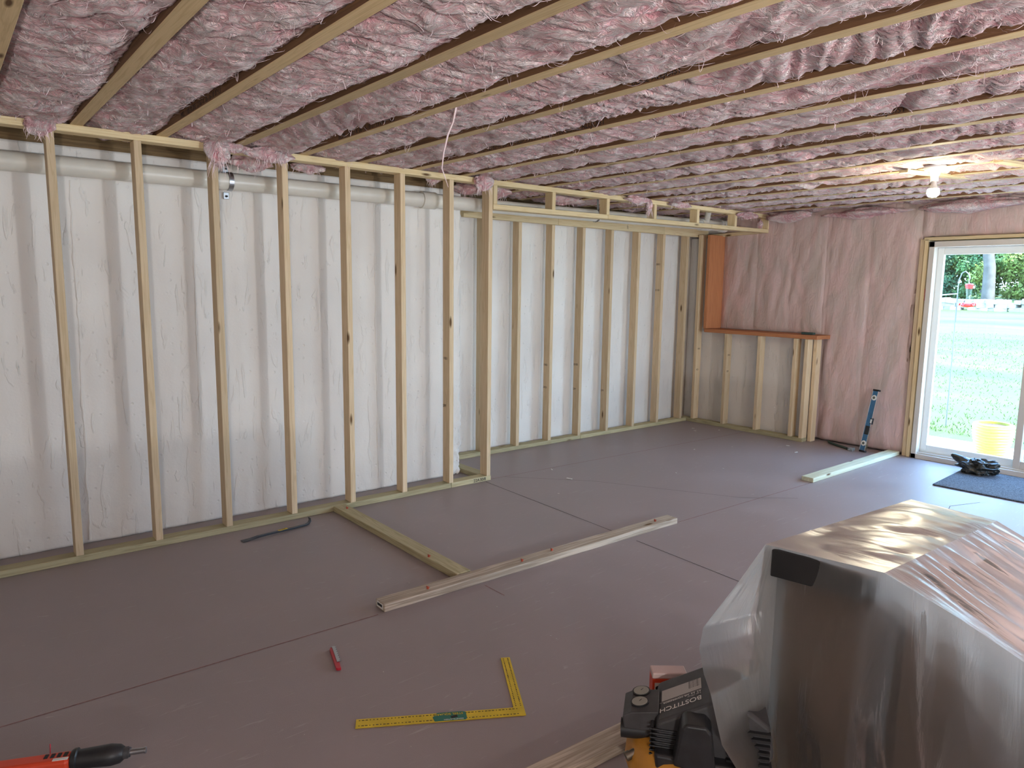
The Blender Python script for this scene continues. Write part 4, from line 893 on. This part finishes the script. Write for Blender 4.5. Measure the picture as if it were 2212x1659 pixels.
# label on the sloped top face
n0 = Vector((-.105, 0, .325)); n1 = Vector((.055, 0, .415)); du = (n1-n0).normalized(); nn = Vector((-du.z, 0, du.x))
Mlab = Matrix((du, Vector((0, -1, 0)), Vector(du).cross(Vector((0, -1, 0))))).transposed().to_4x4()
if (Mlab.to_3x3() @ Vector((0, 0, 1))).z < 0: Mlab = Matrix((du, Vector((0, 1, 0)), du.cross(Vector((0, 1, 0))))).transposed().to_4x4()
Mlab.translation = n0+nn*.0008
b = MB(); b.box((.015, -.015, 0), (.150, .045, .0012), Mlab); lb1 = b.build('rating_label', M_LABEL, ac)
ac_m = Matrix.LocRotScale(ac.location, ac.rotation_euler, ac.scale)
R90 = Matrix.Rotation(PI, 4, 'Z')
def actext(s, u, v, size, m):
    Mx = ac_m @ Mlab @ Matrix.Translation((u, v, .0016)) @ R90; text('label_lettering', s, size, Mx, m, ac)
for i in range(6): actext('- == --- = -- ==', .145, .008+i*.007, .006, M_INK)
actext('BOSTITCH', .150, -.055, .030, M_PAPER); actext('6.0  2.6  AIR COMPRESSOR', .148, -.025, .011, M_PAPER); actext('6 gal 150 psi', .148, -.037, .009, M_LABEL)
b = MB(); b.box((.004, -.062, .0008), (.006, .045, .0013), Mlab); b.box((.008, -.0225, .0008), (.150, -.0215, .0013), Mlab); b.build('label_rule', M_LABEL, ac)
b = MB(); b.prism([(-.205, .262), (-.11, .262), (-.10, .335), (-.185, .320), (-.21, .305)], -.055, .075, FR); gp = b.build('gauge_panel', M_BLACK2, ac, bevel=.004)
gdir = (Vector((-.10, 0, .335))-Vector((-.185, 0, .320))).normalized(); gn = Vector((-gdir.z, 0, gdir.x))
for cx_, cy_ in ((-.160, -.02), (-.158, .042), ):
    c0 = Vector((cx_, cy_, .3245+(cx_+.16)*.18)); b = MB(); b.cyl(c0-gn*.002, c0+gn*.004, .029, n=28); g_ = b.build('gauge', M_BLACK, ac, smooth=True)
    b = MB(); b.cyl(c0+gn*.003, c0+gn*.0055, .0245, n=28); b.build('gauge_face', mat('gauge_face', (.30, .30, .26), .3), g_, smooth=True)
    b = MB(); Mg = Matrix.Translation(c0+gn*.006); b.box((-.001, -.0005, 0), (.018, .0012, .0006), Mg @ Matrix.Rotation(1.0, 4, 'Z')); b.build('gauge_needle', M_INK, g_)
b = MB(); b.cyl((-.215, -.03, .235), (-.12, -.03, .24), .030, n=24); b.build('regulator_knob', M_BLACK, ac, smooth=True, bevel=.003)
b = MB(); b.cyl((-.19, -.085, .175), (-.13, -.05, .20), .012, n=16); b.cyl((-.195, -.088, .173), (-.183, -.081, .178), .0145, n=16); b.build('air_coupler', mat('dull_brass', (.20, .18, .14), .45, metal=.8), ac, smooth=True)
b = MB(); b.tube([(-.06, -.17, .19), (-.06, -.19, .10), (-.055, -.20, .01), (-.04, -.23, .008)], .008, 10); b.build('power_cord', M_RUBBER, ac, smooth=True)
b = MB(); b.tube([(-.10, .10, .24), (-.02, .115, .30), (.1, .115, .30), (.18, .10, .24)], .012, 10); b.build('back_handle', M_BLACK, ac, smooth=True)
# box of fasteners lying on the compressor, paper scrap beside it
nb = empty('nail_box', (1.785, -3.04, .155), 'small red and white box standing behind the compressor gauges', 'box', rz=math.atan2(-.79, .62)+.22)
b = MB(); b.box((-.065, -.02, .0), (.045, .03, .135)); b.build('carton', M_ORNG, nb, bevel=.001)
b = MB(); b.box((-.066, -.021, .135), (.046, .031, .155)); b.build('lid', mat('clear_lid', (.62, .48, .45), .25), nb, bevel=.004)
b = MB(); b.box((-.058, -.0215, .085), (-.036, -.0205, .122)); b.build('picture_patch', M_PAPER, nb); b = MB(); b.cyl((-.047, -.0225, .104), (-.047, -.0215, .104), .008, n=16); b.build('picture_dot', M_INK, nb)
text('box_lettering', 'MULTI TOOL BLADE', .008, Matrix.LocRotScale(nb.location, nb.rotation_euler, None) @ Matrix.Translation((-.03, -.0215, .11)) @ Matrix.Rotation(PI/2, 4, 'X'), M_INK, nb)
b = MB(); b.box((-.05, -.02, 0), (.03, .04, .03), Matrix.Translation((1.66, -3.04, .245)) @ Matrix.Scale(.8, 4) @ Matrix.Rotation(.4, 4, 'Y')); tag(b.build('paper_packet', mat('peach_paper', (.60, .42, .36), .7), bevel=.004), 'pale peach packet lying behind the round gauges', 'packet')
# ------------------------------------------------------------------ sheet-covered bench tool
ct = empty('covered_bench', (2.25, -3.45, 0), 'dark boxy bench hidden under the clear plastic sheeting', 'workbench')
def ctb(a, c, name, m, bev=.004): b = MB(); b.box((a[0]-2.25, a[1]+3.45, a[2]), (c[0]-2.25, c[1]+3.45, c[2])); return b.build(name, m, ct, bevel=bev)
def quad(ins, z0, z1, name, m):
    P = [(1.842+ins, -3.306-ins), (2.67-ins, -3.372-ins), (2.66-ins, -3.64+ins), (1.90+ins, -3.615+ins)]
    b = MB(); b.prism([(x-2.25, y+3.45) for x, y in P], z0, z1); b.build(name, m, ct, bevel=.004)
quad(.012, .705, .788, 'table_top', M_TOOL); quad(.045, .03, .705, 'cabinet', M_CARD)
b = MB(); vv = [b.bm.verts.new((x-2.25, y+3.45, z)) for x, y, z in ((1.945, -3.66, .03), (2.6, -3.68, .03), (2.6, -4.32, .03), (1.975, -4.32, .03), (1.945, -3.66, .745), (2.6, -3.68, .72), (2.6, -4.32, .35), (1.975, -4.32, .47))]
for f in ((0, 1, 2, 3), (4, 5, 6, 7), (0, 1, 5, 4), (1, 2, 6, 5), (2, 3, 7, 6), (3, 0, 4, 7)): b.bm.faces.new([vv[i] for i in f])
b.build('side_cabinet', M_CARD, ct, bevel=.004)  # sloped filler shaped to block light under the sheet, keeping its front dark
def lerp(a, c, f): return a+(c-a)*f
Vs, Fs, Us = [], [], []; cnt = [0]
def patch(P, nu, nv, amp=.006, us=1, vs=1, seed=0, pin=.12, fold=(9, 1.2)):
    """P(u,v)->3D; folds run along v"""
    U, V_ = np.meshgrid(np.linspace(0, 1, nu), np.linspace(0, 1, nv), indexing='ij')
    pts = np.array([[P(u, v) for v in V_[0]] for u in U[:, 0]], float)
    du_ = np.gradient(pts, axis=0); dv_ = np.gradient(pts, axis=1); n = np.cross(du_, dv_); n /= np.linalg.norm(n, axis=-1, keepdims=True)+1e-9
    w = np.clip(np.minimum.reduce([U, 1-U, V_, 1-V_])/pin, 0, 1)
    a = U*us*fold[0]+.8*fbm(U*2, V_*2, seed, seed+2, 2); c = V_*vs*fold[1]
    h = fbm(a, c, seed, seed, 3)+.7*(1-2.4*np.abs(fbm(a*.8+4, c*.8, seed, seed+9, 2)))
    pts = pts+n*(amp*w*h)[..., None]
    idx = np.arange(nu*nv).reshape(nu, nv)+cnt[0]; cnt[0] += nu*nv
    Vs.append(pts.reshape(-1, 3)); Us.append(np.stack([U*us, V_*vs], -1).reshape(-1, 2)+seed)
    Fs.append(np.stack([idx[:-1, :-1], idx[1:, :-1], idx[1:, 1:], idx[:-1, 1:]], -1).reshape(-1, 4))
sA, sB, sC, sD = [np.array(p) for p in ((1.842, -3.306, .80), (2.67, -3.372, .80), (2.66, -3.64, .795), (1.90, -3.615, .802))]
def bil(a, c, d, e, u, v): return (a*(1-u)+c*u)*(1-v)+(e*(1-u)+d*u)*v
patch(lambda u, v: bil(sA, sB, sC, sD, u, v)+np.array([0, 0, .012*math.sin(PI*u)*math.sin(PI*v)-.0]), 90, 40, .008, .8, .3, 1, fold=(11, 5))
# west face (toward the viewer): top edge A -> D -> slope, bottom spreads at the floor
sA2 = np.array([1.868, -3.335, .80])
top = [sA2, sD, np.array([1.90, -3.80, .745]), np.array([1.90, -3.934, .694]), np.array([1.93, -4.35, .50])]
bot = [np.array([1.868, -3.335, .01]), np.array([1.88, -3.62, .01]), np.array([1.82, -3.82, .01]), np.array([1.76, -4.02, .01]), np.array([1.72, -4.42, .01])]
def poly(L_, u):
    cum = [0, .30, .52, .68, 1.0]
    for i in range(4):
        if u <= cum[i+1]+1e-9: f = (u-cum[i])/(cum[i+1]-cum[i]); return lerp(L_[i], L_[i+1], f)
    return L_[-1]
patch(lambda u, v: lerp(poly(top, u), poly(bot, u), v)+np.array([-.02*math.sin(PI*min(1, v*1.0))*(.1+u), 0, 0]), 110, 70, .010, 1.1, .8, 3, pin=.08, fold=(9, 1.6))
# south slope: from edge D-C down and away to -Y
def slope(u, v):
    w = poly(top, .30+.70*v); e = np.array([2.66, -3.64, .795])*(1-v)+np.array([3.0, -4.5, .30])*v
    p = lerp(w, e, u); p[2] += -.03*math.sin(PI*u)*v; return p
patch(slope, 120, 90, .019, 1.0, .9, 5, pin=.10, fold=(13, 1.3))
# east and north skirts
patch(lambda u, v: lerp(lerp(sB, sC, u), lerp(np.array([2.84, -3.30, .01]), np.array([2.90, -3.75, .01]), u), v), 30, 40, .012, .3, .8, 7, fold=(4, 1))
patch(lambda u, v: lerp(lerp(sA, sB, u), lerp(np.array([1.87, -3.24, .01]), np.array([2.84, -3.30, .01]), u), v), 60, 40, .012, .8, .8, 8, fold=(8, 1))
patch(lambda u, v: lerp(lerp(sC, np.array([3.0, -4.5, .30]), u), lerp(np.array([2.90, -3.75, .01]), np.array([3.05, -4.5, .01]), u), v), 40, 30, .012, .8, .6, 9, fold=(8, 1))
# flaring corner flap over the compressor
fl_o = [np.array(q) for q in ((1.842, -3.306, .80), (1.80, -3.245, .665), (1.727, -3.190, .534), (1.680, -3.213, .493), (1.624, -3.271, .46), (1.578, -3.328, .443), (1.564, -3.361, .383), (1.573, -3.375, .320), (1.594, -3.408, .263), (1.60, -3.43, .01))]
fl_i = [np.array([1.868, -3.335, z]) for z in (.80, .70, .62, .56, .51, .46, .39, .32, .25, .01)]
def pl(L_, v):
    f = v*(len(L_)-1); i = min(int(f), len(L_)-2); return lerp(L_[i], L_[i+1], f-i)
patch(lambda u, v: lerp(pl(fl_i, v), pl(fl_o, v), u)+np.array([.02, -.02, 0])*math.sin(PI*u)*min(1, v*2), 44, 90, .010, .5, .9, 11, pin=.10, fold=(4, 2.2))
V = np.concatenate(Vs); o = mesh_np('plastic_sheet', V-np.array([2.25, -3.5, 0]), np.concatenate(Fs), M_SHEET, smooth=True, uv=np.concatenate(Us)); o.location = (2.25, -3.5, 0)
tag(o, 'large wrinkled translucent plastic sheet draped over the bench at lower right', 'plastic sheet')
# ------------------------------------------------------------------ outdoors
M_GRASS = mat('mown_grass', (.052, .085, .010), .9, noise=.45, nscale=.45, stretch=(1.6, .35, 1))
def lawn_z(x, y): return -.16+.036*np.maximum(0, x-8.6)+.02*(y+5)*np.clip((x-10)/25, 0, 1)*.0
xs = np.linspace(8.4, 60, 90); ys = np.linspace(-16, 34, 90); X, Y = np.meshgrid(xs, ys, indexing='ij'); Z = lawn_z(X, Y)+.05*fbm(X*.4, Y*.4, 0, 5)*np.clip((X-10)/6, 0, 1)
idx = np.arange(90*90).reshape(90, 90)
o = mesh_np('lawn_ground', np.stack([X, Y, Z], -1).reshape(-1, 3), np.stack([idx[:-1, :-1], idx[1:, :-1], idx[1:, 1:], idx[:-1, 1:]], -1).reshape(-1, 4), M_GRASS, smooth=True); tag(o, kind='structure')
b = MB(); b.prism([(7.2, -8), (9.0, -8), (9.2, -2.4), (9.35, -1.2), (9.1, .2), (8.4, 1.5), (7.2, 2)], -.25, -.145); tag(b.build('patio_ground', mat('pale_patio', (.62, .58, .52), .9, noise=.1, nscale=8)), kind='structure')
# grass tufts in the nearest part
rng = np.random.RandomState(5); N_ = 14000; gx = 9.3+rng.rand(N_)**1.5*14; gy = -4+rng.rand(N_)*(9+0*gx)+(gx-9.3)*.28; gz = lawn_z(gx, gy)
V3 = np.zeros((N_*3, 3)); an = rng.rand(N_)*PI; hh = .02+.03*rng.rand(N_); w = .006
V3[0::3] = np.stack([gx-w*np.cos(an), gy-w*np.sin(an), gz], -1); V3[1::3] = np.stack([gx+w*np.cos(an), gy+w*np.sin(an), gz], -1); V3[2::3] = np.stack([gx+.02*rng.randn(N_), gy+.02*rng.randn(N_), gz+hh], -1)
o = mesh_np('grass', V3, np.arange(N_*3).reshape(-1, 3), mat('grass_blade', (.05, .095, .010), .8)); tag(o, 'short grass growing on the lawn outside the glass door', 'grass', kind='stuff')
b = MB(); b.box((-20, -30, -.5), (8.3, -8.1, -.3)); tag(b.build('yard_ground', mat('pale_gravel', (.40, .38, .34), .9, noise=.15, nscale=3)), kind='structure')
# stone wall
wz = lambda y: lawn_z(34.5, y)
b = MB(); rg = random.Random(9); y = -6.0
while y < 22:
    for lay in range(3):
        s = rg.uniform(.25, .6); b.box((-.25+rg.uniform(-.06, .06), -s/2, -.09), (.25, s/2, .09+rg.uniform(0, .05)), Matrix.Translation((34.5, y+rg.uniform(-.15, .15), float(wz(y))+.02+lay*.17)) @ Matrix.Rotation(rg.uniform(-.12, .12), 4, 'X') @ Matrix.Rotation(rg.uniform(-.3, .3), 4, 'Z'))
    y += .42
tag(b.build('stone_wall', mat('pale_fieldstone', (.26, .245, .22), .9, noise=.3, nscale=2), bevel=.03), 'low pale fieldstone wall along the far edge of the lawn', 'stone wall')
# trees
def leafy(seed, R, Hh, n, leaf):
    rng = np.random.RandomState(seed)
    nb_ = 26; cb = rng.randn(nb_, 3)*[R*.42, R*.42, Hh*.28]; k = rng.randint(0, nb_, n)
    d = rng.randn(n, 3); d /= np.linalg.norm(d, axis=1, keepdims=True)
    c = cb[k]+d*(R*.30)*rng.uniform(.5, 1, (n, 1)); c[:, 2] = c[:, 2]*1.1
    a = rng.randn(n, 3); a /= np.linalg.norm(a, axis=1, keepdims=True); t = np.cross(a, d+.01); t /= np.linalg.norm(t, axis=1, keepdims=True)
    V = np.zeros((n*4, 3)); V[0::4] = c-a*leaf; V[1::4] = c-t*leaf*.55; V[2::4] = c+a*leaf; V[3::4] = c+t*leaf*.55
    return V, np.arange(n*4).reshape(-1, 4)
LM = [mat('leaf_mid_green', (.05, .115, .03), .7, noise=.3, nscale=.9), mat('leaf_dark_green', (.028, .08, .035), .7, noise=.3, nscale=.9), mat('leaf_yellow_green', (.13, .18, .035), .7, noise=.3, nscale=.9)]
M_BARK = mat('grey_bark', (.085, .078, .07), .9, noise=.3, nscale=3)
leafmesh = []
for i in range(3):
    V, F = leafy(20+i, 3.4, 6.5, 9000, .20)
    o = mesh_np('crown', V, F, LM[i]); leafmesh.append(o.data); bpy.data.objects.remove(o)
def tree(x, y, kind, s, zc, tr, rz, lab, ds=(1, 1, 1)):
    t = empty('tree', (x, y, float(lawn_z(x, y))), lab, 'tree', 'trees beyond the lawn', rz=rz)
    c = bpy.data.objects.new('crown', leafmesh[kind]); link(c, t); c.location = (0, 0, zc); c.scale = (s*ds[0], s*ds[1], s*ds[2])
    if tr:
        b = MB(); b.tube([(0, 0, -.3), (.1, .05, 1.8), (.15, .3, 3.4), (.1, .1, 6)], tr, 10, [tr*1.2, tr, tr*.85, tr*.4]); b.tube([(.12, .2, 2.2), (.1, -.5, 4), (.2, -.9, 6)], tr*.5, 8, [tr*.6, tr*.45, tr*.2]); b.build('trunk', M_BARK, t, smooth=True)
    return t
tree(39.5, 13.6, 1, .45, 2.3, 0, .3, 'dark green shrub behind the fieldstone wall, hidden left of the door glass')
tree(39.5, 10.6, 1, .48, 2.2, 0, 1.4, 'dark green shrub behind the fieldstone wall at the left edge of the door glass')
tree(39.5, 8.5, 0, .40, 1.5, 0, 4.1, 'mid green shrub behind the fieldstone wall, just left of the big trunk')
tree(37.4, 7.3, 0, .5, 6.8, .24, .5, 'big grey forked trunk standing close behind the fieldstone wall')
tree(39.5, 6.4, 2, .42, 1.5, 0, 3.0, 'yellow-green shrub behind the fieldstone wall, right of the big trunk')
tree(39.5, 3.4, 0, .48, 2.2, .1, 1.1, 'mid green shrub behind the fieldstone wall, beyond the right picture edge')
tree(45.5, 14.2, 0, .78, 4.4, .13, 1.0, 'mid green tree in the second row, left in the door glass')
tree(45.5, 10.3, 1, .70, 4.6, .13, 4.4, 'dark green tree in the second row, behind the big trunk')
tree(45.5, 6.6, 2, .74, 4.6, .16, 2.7, 'yellow-green tree in the second row, at the right picture edge')
tree(45.5, 1.6, 1, .78, 4.4, .13, 2.9, 'dark green tree in the second row, beyond the right picture edge')
tree(54, 19.0, 1, 1.25, 6.0, .2, .9, 'tall dark tree in the last row, at the left of the door glass')
tree(54, 12.4, 0, 1.3, 6.0, .2, 1.9, 'tall mid green tree in the last row, filling the middle of the door glass')
tree(54, 5.4, 1, 1.25, 6.0, .2, 3.9, 'tall dark tree in the last row, at the right picture edge')
# overhead wire
b = MB(); P0, P1 = Vector((16.0, 3.2, 3.05)), Vector((16.0, -2.0, 2.45)); b.tube([P0.lerp(P1, f)-Vector((0, 0, .34*4*f*(1-f))) for f in np.linspace(0, 1, 20)], .012, 6)
tag(b.build('overhead_wire', M_WHITE), 'thin pale wire sagging across the trees outside', 'wire')
# feeder on its pole
HX, HY = 9.71, -1.031
hp = empty('feeder_pole', (HX, HY, -.15), 'thin grey shepherd hook pole planted in the lawn edge', 'garden pole')
kx = .10
def hpp(dy, z): return (0, kx*0+dy, z)
b = MB(); b.tube([(0, 0, -.05), (0, .004, .9), (0, .015, 1.70), (0, .012, 1.83), (0, -.015, 1.91), (0, -.05, 1.93), (0, -.085, 1.90), (0, -.105, 1.84)], .0075, 10); b.build('hook_rod', mat('grey_rod_paint', (.10, .11, .11), .5), hp, smooth=True)
b = MB(); b.tube([(0, .012, 1.66), (-.03, .08, 1.655), (-.06, .19, 1.64), (-.06, .205, 1.665)], .007, 8); b.build('side_arm', M_STEEL, hp, smooth=True)
hf = empty('hummingbird_feeder', (HX, HY-.105, 1.35), 'red and clear hummingbird feeder hanging from the hook outside', 'bird feeder')
b = MB(); b.tube([(0, 0, .345), (0, .01, .31), (0, 0, .285)], .004, 8); b.build('hanger', M_STEEL, hf)
b = MB(); b.lathe([(0, .285), (.03, .285), (.045, .275), (.043, .255), (.036, .225), (0, .225)], n=24); b.build('cap', mat('bright_red_plastic', (.75, .02, .02), .35), hf, smooth=True)
b = MB(); b.lathe([(.034, .226), (.030, .17), (.022, .13), (.028, .08), (.036, .055)], n=24); b.build('nectar_bottle', M_GLASS, hf, smooth=True)
b = MB(); b.lathe([(0, .055), (.05, .055), (.075, .045), (.078, .025), (.06, .008), (0, .0)], n=28); b.build('base', MATS['bright_red_plastic'], hf, smooth=True)
for i in range(5):
    a = i*2*PI/5+.4; b = MB(); b.lathe([(.0, 0), (.010, .0), (.022, .012), (.018, .016), (.0, .006)], n=14, M=Matrix.Translation((.072*math.cos(a), .072*math.sin(a), .035)) @ Vector((math.cos(a), math.sin(a), .35)).to_track_quat('Z', 'Y').to_matrix().to_4x4()); b.build('flower_port', MATS['bright_red_plastic'], hf, smooth=True)
# planter
pt = empty('planter_pot', (8.48, -1.90, -.15), 'yellow-green ribbed planter pot on the patio outside the door', 'planter')
prof = []
for i in range(61):
    f = i/60; r = .135+.055*math.sin(f*PI*.62)+.012*f; prof.append(((r+.0045*math.sin(f*2*PI*11))*.93, f*.33))
prof = [(0, 0)]+prof+[(.165, .337), (.140, .337), (.138, .30), (0, .30)]
b = MB(); b.lathe(prof, n=48); b.build('pot', mat('yellow_glaze', (.30, .29, .05), .4), pt, smooth=True)
b = MB(); b.cyl((0, 0, .301), (0, 0, .312), .137, n=36); b.build('soil', mat('potting_soil', (.08, .05, .03), .95, bump=.01, bscale=60), pt)
